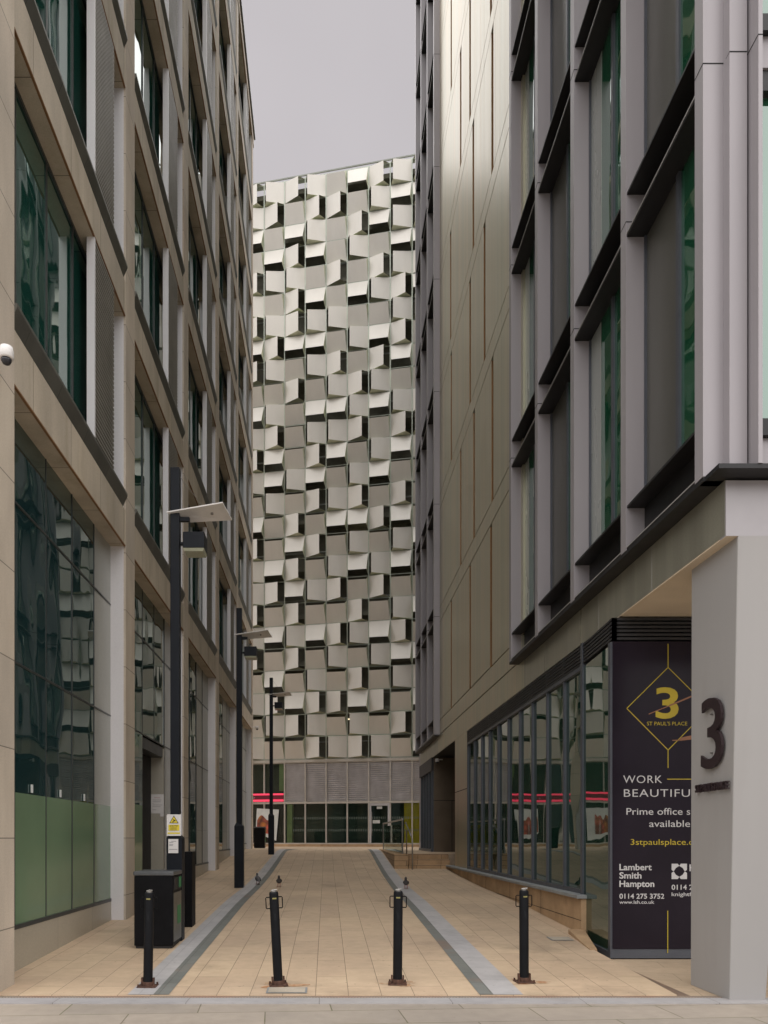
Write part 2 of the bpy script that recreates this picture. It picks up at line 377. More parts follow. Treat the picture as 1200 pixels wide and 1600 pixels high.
def strip(name, mat, xa, xb_, dz=.004, y1m=33.8):
    b = MB()
    for y0, y1 in zip(ys, ys[1:]):
        if y1 > y1m: break
        b.poly([(xa(y0), y0, G(y0)+dz), (xb_(y0), y0, G(y0)+dz), (xb_(y1), y1, G(y1)+dz), (xa(y1), y1, G(y1)+dz)])
    return tag(b.build(name, mat), kind='structure')
fl = lambda y: 0 if y < 31 else (y-31)**2*0.06
rs = lambda y: 0 if y < 17 else (y-17)*0.014
strip('paving_band', m_bandl, lambda y: -2.02, lambda y: -1.76)
strip('paving_band', m_bandd, lambda y: -1.76, lambda y: -1.60+fl(y))
strip('paving_band', m_bandd, lambda y: 1.555+rs(y), lambda y: 1.70+rs(y))
strip('paving_band', m_bandl, lambda y: 1.70+rs(y), lambda y: 2.0+rs(y))
b = MB(); b.poly([(3.56, 7.72, .004), (40, 7.72, .004), (40, 14, .004), (3.56, 14, .004)]); tag(b.build('forecourt', m_fore), kind='structure')
b = MB()
for (ya, yb) in ((7.8, 9), (9, 10.3), (10.3, 11.4)):
    b.poly([(xr(ya)+.005, ya, .009), (xr(ya)+.15, ya, .009), (xr(yb)+.15, yb, .009), (xr(yb)+.005, yb, .009)])
tag(b.build('drainage_strip', m_brickstrip), kind='structure')
b = MB(); b.hexa([(3.50, 10.2, 0), (3.60, 10.2, 0), (3.86, 11.5, 0), (3.62, 11.5, 0)], [(3.50, 10.2, G(10.2)+.01), (3.60, 10.2, G(10.2)+.01), (3.86, 11.5, G(11.5)+.07), (3.62, 11.5, G(11.5)+.07)])
tag(b.build('ramp_edge', m_sandwall, bevel=.01), kind='structure')
# inspection cover beside the ramp's edge
m_cov = M('cover_slab', (0.40, 0.35, 0.28), 0.6, 0, 0.15, 4)
def cover(x, y, w_, d_, label):
    b = MB()
    for (xa, xb_, ya, yb, m) in ((x-w_/2, x+w_/2, y-d_/2, y+d_/2, 0),):
        b.poly([(xa, ya, G(ya)+.005), (xb_, ya, G(ya)+.005), (xb_, yb, G(yb)+.005), (xa, yb, G(yb)+.005)], 1)
        e = .02
        b.poly([(xa+e, ya+e, G(ya+e)+.009), (xb_-e, ya+e, G(ya+e)+.009), (xb_-e, yb-e, G(yb-e)+.009), (xa+e, yb-e, G(yb-e)+.009)], 0)
    tag(b.build('inspection_cover', [m_cov, m_coping]), label, 'cover')
cover(3.36, 11.05, .32, .3, 'small recessed inspection cover in the paving by the low wall end')
cover(-.41, 7.98, .42, .26, 'grey inspection cover in front of the leaning bollard')

# ------------------------------------------------------------------ left office building
LX = -3.36; GX = -3.62
LB = thing('office_building', 'sandstone framed office block with louvred windows left of the alley', 'building', (-3.36, 7.7, 0))
PY = [8.27, 13.46, 18.70, 24.05, 29.33]
END = 35.2; FH = 3.82; NF = 7; ROOF = 7.1+FH*NF-.55
b = MB(); b.box(-13, -3.9, 7.95, END-.05, 0, ROOF-.1); b.build('core', m_dark, LB)
b = MB(); b.box(-13, LX+.03, 7.64, END+.06, ROOF, ROOF+.42); b.build('roof_cornice', m_stone_band, LB)
b = MB(); b.box(-13.2, LX+.10, 7.57, END+.12, ROOF+.42, ROOF+.52); b.build('roof_edge', m_sill, LB)
b = MB(); b.box(-13, -3.9, END-.05, END, 0, ROOF); b.build('end_wall', m_stone_pier, LB)
for j, yf in enumerate(PY+[END]):
    b = MB(); b.box(-3.92, LX, yf-.6, yf, 0, ROOF, 0)
    b.box(-3.90, LX-.035, yf-.604, yf-.6, 0.2, ROOF, 1)          # pale reveal lining
    b.build('pier', [m_stone_pier, m_reveal], LB)
for i in range(3):
    x1 = -3.92-4.1*i
    b = MB(); b.box(x1-.6, x1-.001, 7.67, 7.96, 0, ROOF); b.build('pier', m_stone_pier, LB)
b = MB()
for k in range(-1, NF): b.box(-13, -3.92, 7.675, 7.95, 10.35+FH*k, 11.2+FH*k)
b.build('spandrel_band', m_stone_band, LB)
b = MB(); b.poly([(-13, 7.9, 0), (-3.92, 7.9, 0), (-3.92, 7.9, ROOF), (-13, 7.9, ROOF)]); b.build('front_glazing', m_glass_l, LB)
bays = [(yf, (PY+[END])[j+1]-.6) for j, yf in enumerate(PY)]
def band(z0, z1, name='spandrel_band'):
    b = MB()
    for ya, yb in bays: b.box(-3.92, LX-.004, ya, yb, z0, z1, 0); b.box(LX-.03, LX-.001, ya+.01, yb-.01, z0-.004, z0+.014, 1)
    return b.build(name, [m_stone_band, m_rust_edge], LB)
band(6.5, 7.1)
for k in range(NF):
    band(10.35+FH*k, (7.1+FH*(k+1)) if k < NF-1 else ROOF)
    b = MB()
    for ya, yb in bays:
        prof = [(-3.9, 7.09), (LX-.075, 7.09), (LX+.03, 7.34), (LX+.03, 7.38), (-3.9, 7.40)]
        b.prism(prof, lambda p, t, k=k: (p[0], t, p[1]+FH*k), ya+.002, yb+.004)
    b.build('window_sill', m_sill, LB)
CELL = [0.04, .63, 1.63, 2.65, 3.68]
def upper_window(ya, yb, k, seen):
    z0, z1 = 7.40+FH*k, 10.35+FH*k
    f = MB()
    for r in CELL[1:4]: f.box(GX-.03, GX+.018, ya+r-.02, ya+r+.02, z0, z1)
    f.box(GX-.03, GX+.028, ya, ya+.05, z0, z1); f.box(GX-.03, GX+.028, yb-.05, yb, z0, z1)
    f.box(GX-.03, GX+.025, ya, yb, z0, z0+.05); f.box(GX-.03, GX+.025, ya, yb, z1-.05, z1)
    fr = f.build('window', m_frame_l, LB)
    edges = [0]+CELL[1:]+[yb-ya]
    for a, c in zip(edges, edges[1:]):
        g = MB(); t = random.uniform(-.006, .006)
        g.poly([(GX+t, ya+a, z0), (GX-t, ya+c, z0), (GX-t, ya+c, z1), (GX+t, ya+a, z1)])
        g.build('pane', m_glass_l, fr)
    l = MB(); y0, y1 = ya+2.90, min(ya+3.91, yb-.1)
    l.box(LX-.12, LX-.005, y0-.02, y0+.025, z0-.02, z1, 1)                # pale end fin
    l.box(LX-.11, LX-.085, y0+.025, y1-.02, z0, z1, 2)
    n = 42; p = (z1-z0)/n
    for i in range(n):
        zz = z0+p*i
        l.box(LX-.07, LX-.006, y0+.025, y1, zz, zz+p*.5, 0)
    l.build('louvre_screen', [m_louvre, m_reveal, m_frame_l], LB)
for j, (ya, yb) in enumerate(bays, 2):
    for k in range(NF): upper_window(ya, yb, k, True)
def pl_z(y): return G(y)
for j, (ya, yb) in enumerate(bays, 2):
    gz = G((ya+yb)/2) if yb > 7.7 else 0.0
    zb = max(G(yb)+.30, .555) if yb > 7.7 else .5
    if j == 3: zb = G(ya)+.05
    if j > 3: zb = G(yb)+.22
    b = MB(); b.box(-3.9, GX+.02, ya, yb, -.05, zb); pl = b.build('plinth', m_plinth_m, LB)
    f = MB(); edges = [0]+CELL[1:]+[yb-ya]
    door = (j == 3)
    d0, d1 = ya+1.65, ya+3.62
    for r in CELL[1:]:
        if door and d0-.1 < ya+r < d1+.1: f.box(GX-.02, GX+.009, ya+r-.012, ya+r+.012, 3.68, 6.5)
        else: f.box(GX-.02, GX+.009, ya+r-.012, ya+r+.012, zb, 6.5)
    for z in (3.66, 5.52): f.box(GX-.02, GX+.012, ya, yb, z-.012, z+.012)
    if not door: f.box(GX-.02, GX+.024, ya, yb, zb, zb+.05)
    fr = f.build('shopfront_frame', m_frame_l, LB)
    ff = 2.15+max(0, gz-.25)
    for i, (a, c) in enumerate(zip(edges, edges[1:])):
        if door and i in (2, 3): lo = 3.66
        else: lo = zb
        last = (i == len(edges)-2) or (j > 3 and i == len(edges)-3)
        tilt = random.uniform(-.007, .007)
        def quad(mb, z0, z1, dx=0):
            mb.poly([(GX+tilt+dx, ya+a, z0), (GX-tilt+dx, ya+c, z0), (GX-tilt+dx, ya+c, z1), (GX+tilt+dx, ya+a, z1)])
        if lo < ff and not (door and i == 4) and j < 4:
            g = MB(); quad(g, lo, ff); g.build('frosted_pane', m_frost, fr); lo2 = ff
        else: lo2 = lo
        g = MB(); quad(g, lo2, 6.5); g.build('opaque_panel' if last else 'pane', m_reveal_g if last else m_glass_shop, fr)
        if 0 < i < 4 and j == 2:
            t = MB(); t.box(GX+.012, GX+.02, ya+(a+c)/2-.03, ya+(a+c)/2+.03, ff+.02, ff+.12); t.build('window_tag', m_whitemark, fr)
    if door:
        b = MB(); zf = G((d0+d1)/2)+.02
        b.box(-5.0, GX-.02, d0, d1, 3.4, 3.62, 1)
        b.box(-5.0, GX-.0, d1, d1+.04, 0.1, 3.62, 0)
        b.box(-5.0, GX-.0, d0-.04, d0, 0.1, 3.62, 1)
        b.box(-5.0, GX+.01, d0, d1, -.05, zf-.01, 2)
        po = b.build('door_recess', [M('beige_panel', (0.40, 0.375, 0.31), 0.35, 0.25, 0.05), m_frame_l, m_plinth_m], LB)
        b = MB(); b.box(-4.62, -4.56, d0+.03, d1-.03, zf, 3.38); dl = b.build('door', m_glass_shop, po)
        b = MB(); b.tube([(-4.5, d0+.9, zf+.8), (-4.5, d0+.9, zf+1.4)], .015); b.build('door_handle', m_steel, dl)
        DOOR = (d0, d1, zf)

# ------------------------------------------------------------------ right office building
RX, WX, GXR = 3.70, 3.90, 3.95
RB = thing('office_building', 'dark metal office block with boxed windows and bronze cladding right of the alley', 'building', (3.9, 7.4, 0))
RFH = 3.87; RN = 9; Z0 = 5.17; RTOP = Z0+RFH*RN
b = MB(); b.box(GXR+.14, 15.9, 7.9, 32.4, 4.7, RTOP); b.box(5.6, 15.9, 10.5, 32.2, -.05, 4.7); b.build('core', m_dark, RB)
b = MB(); b.box(GXR+.02, 16, 7.3, 33, RTOP, RTOP+.6); b.build('roof', m_grey, RB)
NEAR = [15.47, 13.54, 11.56, 9.57, 7.63]
FAR = [31.9, 30.1, 28.25, 26.5]
FW = .085
def boxed(fins, first_end, last_start):
    y_far, y_near = fins[0], fins[-1]
    for i, y in enumerate(fins):
        b = MB()
        b.box(RX, GXR+.02, y-FW, y+FW, Z0+.0, RTOP, 0)
        for k in range(1, RN+1): b.box(RX-.002, GXR, y-FW-.002, y+FW+.002, Z0+.18+RFH*k, Z0+.192+RFH*k, 1)
        b.build('fin', [m_grey, m_groove], RB)
    b = MB(); b.box(RX+.004, GXR+.3, y_near-FW, y_far+FW, Z0-.045, Z0-.003, 0); b.build('underside', m_blade, RB)
    for k in range(RN):
        z = Z0+RFH*k
        b = MB()
        for yb, ya in zip(fins, fins[1:]):
            a, c = ya+FW, yb-FW
            b.box(GXR-.02, GXR+.14, a, c, z, z+.55, 1)                    # black band behind the two ledges
            b.box(RX+.01, GXR-.02, a, c, z, z+.03, 1)                     # lower ledge
            b.box(RX+.004, RX+.022, a, c, z+.03, z+.042, 0)               # bright edge
            b.box(RX+.012, GXR-.02, a, c, z+.52, z+.55, 1)                # upper ledge
        b.build('ledge', [m_edge, m_blade], RB)
    for k in range(RN):
        z0, z1 = Z0+RFH*k+.55, Z0+RFH*(k+1)
        for i, (yb, ya) in enumerate(zip(fins, fins[1:])):
            a, c = ya+FW, yb-FW; mid = a+(c-a)*.49
            f = MB()
            f.box(GXR-.03, GXR+.05, mid-.035, mid+.035, z0, z1)
            f.box(GXR-.03, GXR+.045, a, a+.04, z0, z1); f.box(GXR-.03, GXR+.045, c-.03, c, z0, z1)
            f.box(GXR-.028, GXR+.04, a+.04, mid-.035, z0, z0+.05)
            fr = f.build('window', m_mull, RB)
            flip = (i % 2 == 1)
            ga, gc = (a, mid) if not flip else (a, mid+.28)
            g = MB(); t = random.uniform(-.008, .008); g.poly([(GXR+t, a+.04, z0), (GXR+t, a+.04, z1), (GXR-t, mid-.035, z1), (GXR-t, mid-.035, z0)]); g.build('pane', m_glass_r, fr)
            q = mid+.035 if not flip else mid+.035
            h = random.random()
            split = c-.03 if i in (1, 3) else c-.45
            if i in (0, 2):
                g = MB(); t = random.uniform(-.008, .008); g.poly([(GXR+t, q, z0), (GXR+t, q, z1), (GXR-t, split, z1), (GXR-t, split, z0)]); g.build('pane', m_glass_r, fr)
                g = MB(); g.box(GXR, GXR+.03, split, c-.03, z0, z1); g.build('vent_panel', m_panelw, fr)
            else:
                g = MB(); g.box(GXR, GXR+.03, q, c-.03, z0, z1); g.build('vent_panel', m_panelw2 if (k < 2 or h < .4) else m_panelw, fr)
boxed(NEAR, 0, 0); boxed(FAR, 0, 0)
# bronze wall between the two boxes: one sheet with grooves and slots
YB0, YB1 = NEAR[0]+FW, FAR[-1]-FW
slots_of = [[24.0, 20.85, 18.2], [22.3, 20.3, 18.05], [24.0, 20.85, 18.95], [24.1, 20.4, 18.05], [22.3, 20.85, 18.2]]
b = MB()
ZB = 4.58
b.box(WX, WX+.16, YB0-.4, YB1+.4, ZB, Z0-.006, 0)
for k in range(RN):
    z0, z1 = Z0+RFH*k, Z0+RFH*(k+1)
    b.box(WX+.05, WX+.16, YB0-.3, YB1+.3, z0-.006, z0+.026, 1)
    b.box(WX, WX+.16, YB0-.3, YB1+.3, z0+.026, z0+.484, 0)
    b.box(WX+.05, WX+.16, YB0-.3, YB1+.3, z0+.484, z0+.514, 1)
    zs0, zs1 = z0+.514, z1-.006
    cur = YB0-.3
    for y in sorted(slots_of[k % 5]):
        wd = .24
        b.box(WX, WX+.16, cur, y-wd/2, zs0, zs1, 0)
        b.box(WX+.10, WX+.16, y-wd/2, y+wd/2, zs0, zs1, 3)
        b.box(WX+.004, WX+.10, y+wd/2-.012, y+wd/2, zs0, zs1, 2)
        cur = y+wd/2
    b.box(WX, WX+.16, cur, YB1+.3, zs0, zs1, 0)
b.build('bronze_cladding', [m_bronze, m_groove, m_copper, m_glass_r], RB)
m_olive = M('olive_fascia', (0.32, 0.31, 0.25), 0.3, 0.5, 0.15, 1.2, (1, 3, 0.1))
b = MB(); b.box(WX, WX+.14, YB1+.4, 31.9, ZB, Z0-.05, 0); b.build('alley_fascia', m_olive, RB)
b = MB(); b.box(WX, WX+.14, 7.52, YB0-.4, ZB, Z0-.05, 0)
for y in (12.4, 11.0, 9.2): b.box(WX-.002, WX+.05, y, y+.008, ZB, Z0-.06, 1)
b.build('alley_fascia', [m_olive, m_edge], RB)
b = MB(); b.box(WX+.002, 16, 7.5, 7.62, ZB-.012, Z0-.06); b.build('front_fascia', m_fascia, RB)
b = MB(); b.box(WX+.004, 16, 7.505, 10.5, ZB-.014, ZB+.12); b.build('soffit', m_soffit, RB)
# front corner and front elevation of the projecting box
b = MB(); b.box(3.90, 4.07, 7.43, 7.63, Z0, RTOP, 0); b.box(4.09, 4.13, 7.27, 7.6, Z0, RTOP, 0); b.box(4.07, 4.09, 7.5, 7.6, Z0, RTOP, 1)
for k in range(1, RN+1): b.box(3.90, 4.07, 7.427, 7.5, Z0+.18+RFH*k, Z0+.19+RFH*k, 1); b.box(4.087, 4.132, 7.268, 7.5, Z0+.18+RFH*k, Z0+.19+RFH*k, 1)
b.build('corner_cladding', [m_grey, m_groove], RB)
b = MB(); b.box(3.72, 16, 7.28, 7.66, Z0-.045, Z0); b.build('underside', m_blade, RB)
for k in range(RN):
    z0 = Z0+RFH*k
    f = MB(); f.box(4.13, 16, 7.4, 7.6, z0, z0+.3, 0); f.box(4.13, 16, 7.34, 7.42, z0+.3, z0+.46, 1); f.box(4.13, 16, 7.42, 7.6, z0+RFH-.2, z0+RFH-.01, 1)
    for x in (6.1, 8.1, 10.1, 12.1, 14.1): f.box(x-.08, x+.08, 7.27, 7.5, z0+.003, z0+RFH-.003, 0)
    fr = f.build('front_window', [m_grey, m_blade], RB)
    g = MB(); g.poly([(4.13, 7.5, z0+.4), (16, 7.5, z0+.4), (16, 7.5, z0+RFH-.2), (4.13, 7.5, z0+RFH-.2)]); g.build('pane', m_glass_r, fr)
# ground floor glazing along the alley
MY = [21.2, 20.25, 19.3, 18.4, 17.45, 16.48, 15.5, 14.55, 13.57, 12.6, 11.63]
f = MB(); SB = .76
for y in MY: f.box(WX-.015, GXR+.02, y-.024, y+.024, SB, 4.56)
f.box(WX-.012, GXR+.02, 11.6, 21.2, SB-.01, SB+.07); f.box(WX-.02, GXR+.02, 11.6, 21.2, 4.18, 4.24)
f.box(WX-.045, GXR+.02, 11.58, 11.66, .03, 4.56)
fr = f.build('glazing_frame', m_mull, RB)
for a, c in zip(MY[1:], MY):
    g = MB(); t = random.uniform(-.004, .004)
    g.poly([(3.93+t, a+.024, SB+.05), (3.93+t, a+.024, 4.2), (3.93-t, c-.024, 4.2), (3.93-t, c-.024, SB+.05)]); g.build('pane', m_glass_rg, fr)
g = MB(); g.poly([(3.80, 10.26, .1), (3.80, 10.26, 4.2), (3.885, 11.6, 4.2), (3.885, 11.6, .1)]); g.build('corner_pane', m_glass_rg, fr)
f = MB(); f.hexa([(3.77, 10.24, .0), (3.84, 10.24, .0), (3.93, 11.6, .0), (3.85, 11.6, .0)], [(3.77, 10.24, .10), (3.84, 10.24, .10), (3.93, 11.6, .10), (3.85, 11.6, .10)])
f.build('base_rail', m_mull, RB)
def vents(name, pts_fn, n=6):
    b = MB()
    for i in range(n):
        z = 4.25+i*(.31/n)
        pts_fn(b, z, z+.31/n*.62)
    return b.build(name, m_vent, RB)
def v1(b, z, zt): b.box(WX-.02, GXR, 11.6, 21.2, z, zt)
def v2(b, z, zt): b.box(3.79, 16, 10.2, 10.3, z, zt); b.hexa([(3.79, 10.2, z), (3.86, 10.2, z), (3.95, 11.6, z), (3.87, 11.6, z)], [(3.79, 10.2, zt), (3.86, 10.2, zt), (3.95, 11.6, zt), (3.87, 11.6, zt)])
vents('vent_louvre', v1); vents('vent_louvre', v2)
b = MB(); b.box(GXR+.04, GXR+.3, 11.7, 21.3, .3, 4.6); b.box(3.98, 16, 10.36, 10.6, -.05, 4.6); b.build('inner_wall', m_dark, RB)
# front ground floor
f = MB(); f.box(3.77, 16, 10.2, 10.3, .02, .14)
for x in (3.80, 5.32, 6.8, 8.3, 9.8): f.box(x-.03, x+.03, 10.2, 10.28, .14, 4.22)
fr = f.build('front_glazing_frame', m_mull, RB)
g = MB(); g.poly([(5.32, 10.27, .14), (16, 10.27, .14), (16, 10.27, 4.22), (5.32, 10.27, 4.22)]); g.build('pane', m_glass_rg, fr)
g = MB(); g.poly([(3.80, 10.275, .14), (5.32, 10.275, .14), (5.32, 10.275, 4.22), (3.80, 10.275, 4.22)]); g.build('pane', m_glass_rg, fr)
# bronze pier, entrance recess, far glazing
b = MB(); b.box(WX+.002, WX+.16, 21.26, 23.3, .5, ZB-.003, 0); b.box(WX-.001, WX+.1, 21.3, 23.28, 2.98, 3.0, 1); b.build('bronze_pier', [m_bronze, m_groove], RB)
b = MB(); b.box(WX+.16, 5.6, 23.2, 23.3, .5, ZB, 0); b.box(5.5, 5.6, 23.3, 28.2, 1, ZB, 0); b.box(WX+.05, 5.6, 28.2, 28.3, 1.0, ZB, 2); b.box(WX+.02, 5.6, 23.3, 28.2, ZB-.02, ZB+.08, 0)
b.box(WX+.04, 5.6, 28.19, 28.2, 2.98, 3.0, 1); b.box(4.6, 4.62, 28.19, 28.2, 1.1, 2.98, 1)
b.build('entrance_recess', [m_dark, m_groove, M('bronze_dark', (0.15, 0.115, 0.08), 0.4, 0.5)], RB)
f = MB()
for y in (28.4, 29.2, 30.0, 30.8, 31.6): f.box(WX-.02, GXR+.02, y-.03, y+.03, 1.12, 4.3)
f.box(WX-.03, GXR+.02, 28.3, 32.0, 4.1, 4.58, 1); f.box(WX-.05, GXR+.02, 28.3, 32.0, 1.1, 1.2)
fr = f.build('glazing_frame', [m_mull, m_vent], RB)
g = MB(); g.poly([(GXR, 28.3, 1.15), (GXR, 28.3, 4.2), (GXR, 32, 4.2), (GXR, 32, 1.15)]); g.build('pane', m_glass_rg, fr)
b = MB(); b.box(WX+.02, 16, 31.95, 32.4, 1, RTOP); b.build('end_wall', m_grey, RB)
# white column under the overhang
b = MB()
b.hexa([(4.0, 7.62, 0), (4.36, 7.62, 0), (4.36, 8.44, 0), (4.0, 8.44, 0)], [(4.02, 7.50, ZB), (4.66, 7.50, ZB), (4.66, 8.46, ZB), (4.02, 8.46, ZB)])
b.build('column', m_white, RB, bevel=.012)
# low sandstone wall below the glazing
LW = thing('low_wall', 'low sandstone wall with grey coping along the right glazing', 'wall', (3.9, 17, G(17)))
b = MB(); b.prism([(11.45, -.05), (24.0, -.05), (24.0, .71), (11.45, .71)], lambda p, t: (t, p[0], p[1]), 3.80, 3.96); b.build('wall_face', m_sandwall, LW)
b = MB()
for y in (13.6, 15.9, 18.3, 20.6): b.box(3.797, 3.81, y, y+.008, 0, .7)
b.box(3.797, 3.81, 11.46, 24, .38, .388); b.build('wall_joint', m_groove, LW)
b = MB(); b.box(3.73, 3.97, 11.42, 24.05, .712, .765); b.build('coping', m_coping, LW, bevel=.006)

# ------------------------------------------------------------------ steps and terrace by the entrance
TZ = 1.10
ST = thing('stone_steps', 'three tan sandstone steps up to the bronze entrance', 'steps', (3.2, 24, .6))
for i in range(3):
    b = MB(); z = .60+(TZ-.60)/3*(i+1); b.box(2.58, 3.92, 24.0+.32*i, 24.0+.32*(i+1)+(.02 if i < 2 else 0), .3, z-.0, 0)
    b.build('step', m_block, ST, bevel=.012)
TR = thing('stone_terrace', 'raised sandstone terrace with block end wall beside the entrance steps', 'terrace', (3, 28, .9))
b = MB(); b.box(2.57, 5.6, 24.96, 33.6, .3, TZ+.002); b.build('terrace_top', m_path, TR)
b = MB(); b.hexa([(2.12, 24.0, .3), (2.56, 24.0, .3), (2.56, 33.6, .3), (2.30, 33.6, .3)], [(2.12, 24.0, TZ+.01), (2.56, 24.0, TZ+.01), (2.56, 33.6, TZ+.03), (2.30, 33.6, TZ+.03)])
b.build('end_block', m_block, TR, bevel=.015)
BL = thing('glass_balustrade', 'clear glass balustrade with sloping steel rail on the terrace edge', 'balustrade', (2.4, 28, TZ))
b = MB(); b.box(2.395, 2.41, 24.4, 32.2, TZ+.03, TZ+.98); b.build('glass_panel', m_balus, BL)
b = MB(); b.tube([(2.40, 24.2, TZ+1.1), (2.40, 32.4, TZ+1.12)], .03); b.build('handrail', m_steel, BL)
b = MB(); b.tube([(2.40, 24.25, TZ), (2.40, 24.25, TZ+1.08)], .028); b.build('post', m_steel, BL)
b = MB(); b.tube([(2.40, 32.3, TZ), (2.40, 32.3, TZ+1.1)], .028); b.build('post', m_steel, BL)
HR = thing('handrail', 'bent stainless handrail on two posts beside the stone steps', 'handrail', (2.64, 24.2, .6))
b = MB(); b.tube([(2.66, 23.75, G(23.75)), (2.66, 23.75, 1.55), (2.63, 23.85, 1.68), (2.57, 24.9, 2.12), (2.57, 25.05, 2.08)], .022); b.build('rail', m_steel, HR, smooth=True)
b = MB(); b.tube([(2.52, 24.15, .6), (2.52, 24.15, 1.86), (2.6, 24.2, 1.84)], .02); b.build('post', m_steel, HR, smooth=True)

# ------------------------------------------------------------------ car park at the end
CO = Vector((-2.957, 43.8, 0)); CT = Vector((.9783, -.2072, 0)); CN = Vector((-.2072, -.9783, 0))
CM, CR_, CZ = 1.206, 1.2625, 6.07
def cp(u, d, h): return CO+CT*u+CN*d+Vector((0, 0, h))
CP = thing('car_park', 'tall car park clad in tilted folded metal panels closing the alley', 'building', tuple(CO)[:2]+(1.12,))
class CB(MB):
    def cbox(s, u0, u1, d0, d1, h0, h1, m=0):
        s.hexa([cp(u0, d0, h0), cp(u1, d0, h0), cp(u1, d1, h0), cp(u0, d1, h0)][::-1], [cp(u0, d0, h1), cp(u1, d0, h1), cp(u1, d1, h1), cp(u0, d1, h1)][::-1], m)
GRID = {
0: 'RLBTRLRBRTBLRLTBRLLRL RTLTL'.replace(' ', ''),
1: 'LRTBLTLRLTLRBBLTTBRTBTBRLT',
2: 'RTBRLRRBTRTTTLTRBRBRLRTBRT',
3: 'LRLBTBLBLTBLRBRTRTLTBTLRLR',
4: 'TRTTRTLTRLBLBTLBTLRTRLTRTL',
5: 'BTRLTBTLTRLRTLRBLBTRLTRBLR',
6: 'RLBTRLTBRLBTLBTRTLRTBLTRTL',
7: 'LBLBLRLRBTLRBTRBLBTLRBLTRT'}
for c in range(-6, 15):
    if c not in GRID: GRID[c] = ''.join(random.choice('RLBT') for _ in range(26))
GRID[8] = 'L'+GRID[8][1:]
def cell(mb, c, r, ty):
    g = .028; u0 = -CM/2+CM*(c-1)+g; u1 = u0+CM-2*g
    h1 = CZ+CR_*(26-r)-.02; h0 = h1-CR_+.045
    W, H = u1-u0, h1-h0; D = .32; e = .05; q = {'R': .73, 'L': .86, 'B': .78, 'T': .80}[ty]
    P = lambda u, d, h: tuple(cp(u0+u*W, .02+d, h0+h*H))
    if ty == 'R':
        A, B_, C, D_, E, F = P(0, 0, 0), P(0, 0, 1), P(q, D, e), P(q, D, 1-e), P(1, 0, 0), P(1, 0, 1)
        mb.poly([A, C, D_, B_], 0); mb.poly([A, E, C], 1); mb.poly([B_, D_, F], 1)
    elif ty == 'L':
        A, B_, C, D_, E, F = P(1, 0, 0), P(1, 0, 1), P(1-q, D, e), P(1-q, D, 1-e), P(0, 0, 0), P(0, 0, 1)
        mb.poly([A, B_, D_, C], 0); mb.poly([A, C, E], 1); mb.poly([B_, F, D_], 1)
    elif ty == 'B':
        A, B_, C, D_, E, F = P(0, 0, 1), P(1, 0, 1), P(e, D, 1-q), P(1-e, D, 1-q), P(0, 0, 0), P(1, 0, 0)
        mb.poly([A, C, D_, B_], 0); mb.poly([A, E, C], 1); mb.poly([B_, D_, F], 1)
    else:
        A, B_, C, D_, E, F = P(0, 0, 0), P(1, 0, 0), P(e, D, q), P(1-e, D, q), P(0, 0, 1), P(1, 0, 1)
        mb.poly([A, B_, D_, C], 0); mb.poly([A, C, E], 1); mb.poly([B_, F, D_], 1)
rest = MB(); cnt = 0
for r in range(25, -1, -1):
    for c in sorted(GRID):
        ty = GRID[c][r]
        if 0 <= c <= 7 and cnt < 96:
            mb = MB(); cell(mb, c, r, ty); mb.build('facade_panel', [m_panel, m_panel_in], CP); cnt += 1
        else: cell(rest, c, r, ty)
rest.build('upper_facade_panels', [m_panel, m_panel_in], CP, kind='stuff')
U0, U1 = -CM/2+CM*(-7), -CM/2+CM*14
TOPZ = CZ+CR_*26
b = CB()
for c in range(-6, 16): u = -CM/2+CM*(c-1); b.cbox(u-.025, u+.025, -.05, .05, CZ-.1, TOPZ+.02)
for r in range(27): b.cbox(U0, U1, -.03, .012, CZ+CR_*r-.02, CZ+CR_*r+.02)
b.build('panel_frame', m_post, CP)
b = CB(); b.cbox(U0, U1, -.3, -.05, TOPZ+.02, TOPZ+.10); b.build('roof_edge', m_post, CP)
b = CB(); b.cbox(U0, U1, -14, -1.5, 1.1, TOPZ-.3); b.build('inner_core', m_cpdark, CP)
b = CB()
for i in range(13): b.cbox(U0, U1, -1.5, -.35, CZ-.05+2.9*i*.93, CZ+.22+2.9*i*.93, 0); b.cbox(U0, U1, -.40, -.34, CZ+.95+2.9*i*.93, CZ+1.02+2.9*i*.93, 1)
b.build('deck', [m_cpdark, m_slab], CP)
b = CB()
for u, z in ((CM*3.6, CZ+CR_*10.12), (CM*2.9, CZ+CR_*1.8)): b.cbox(u, u+1.0, -.8, -.72, z, z+.05)
b.build('tube_light', emit('tube_light_glow', (1.0, 0.82, 0.5), .5), CP)
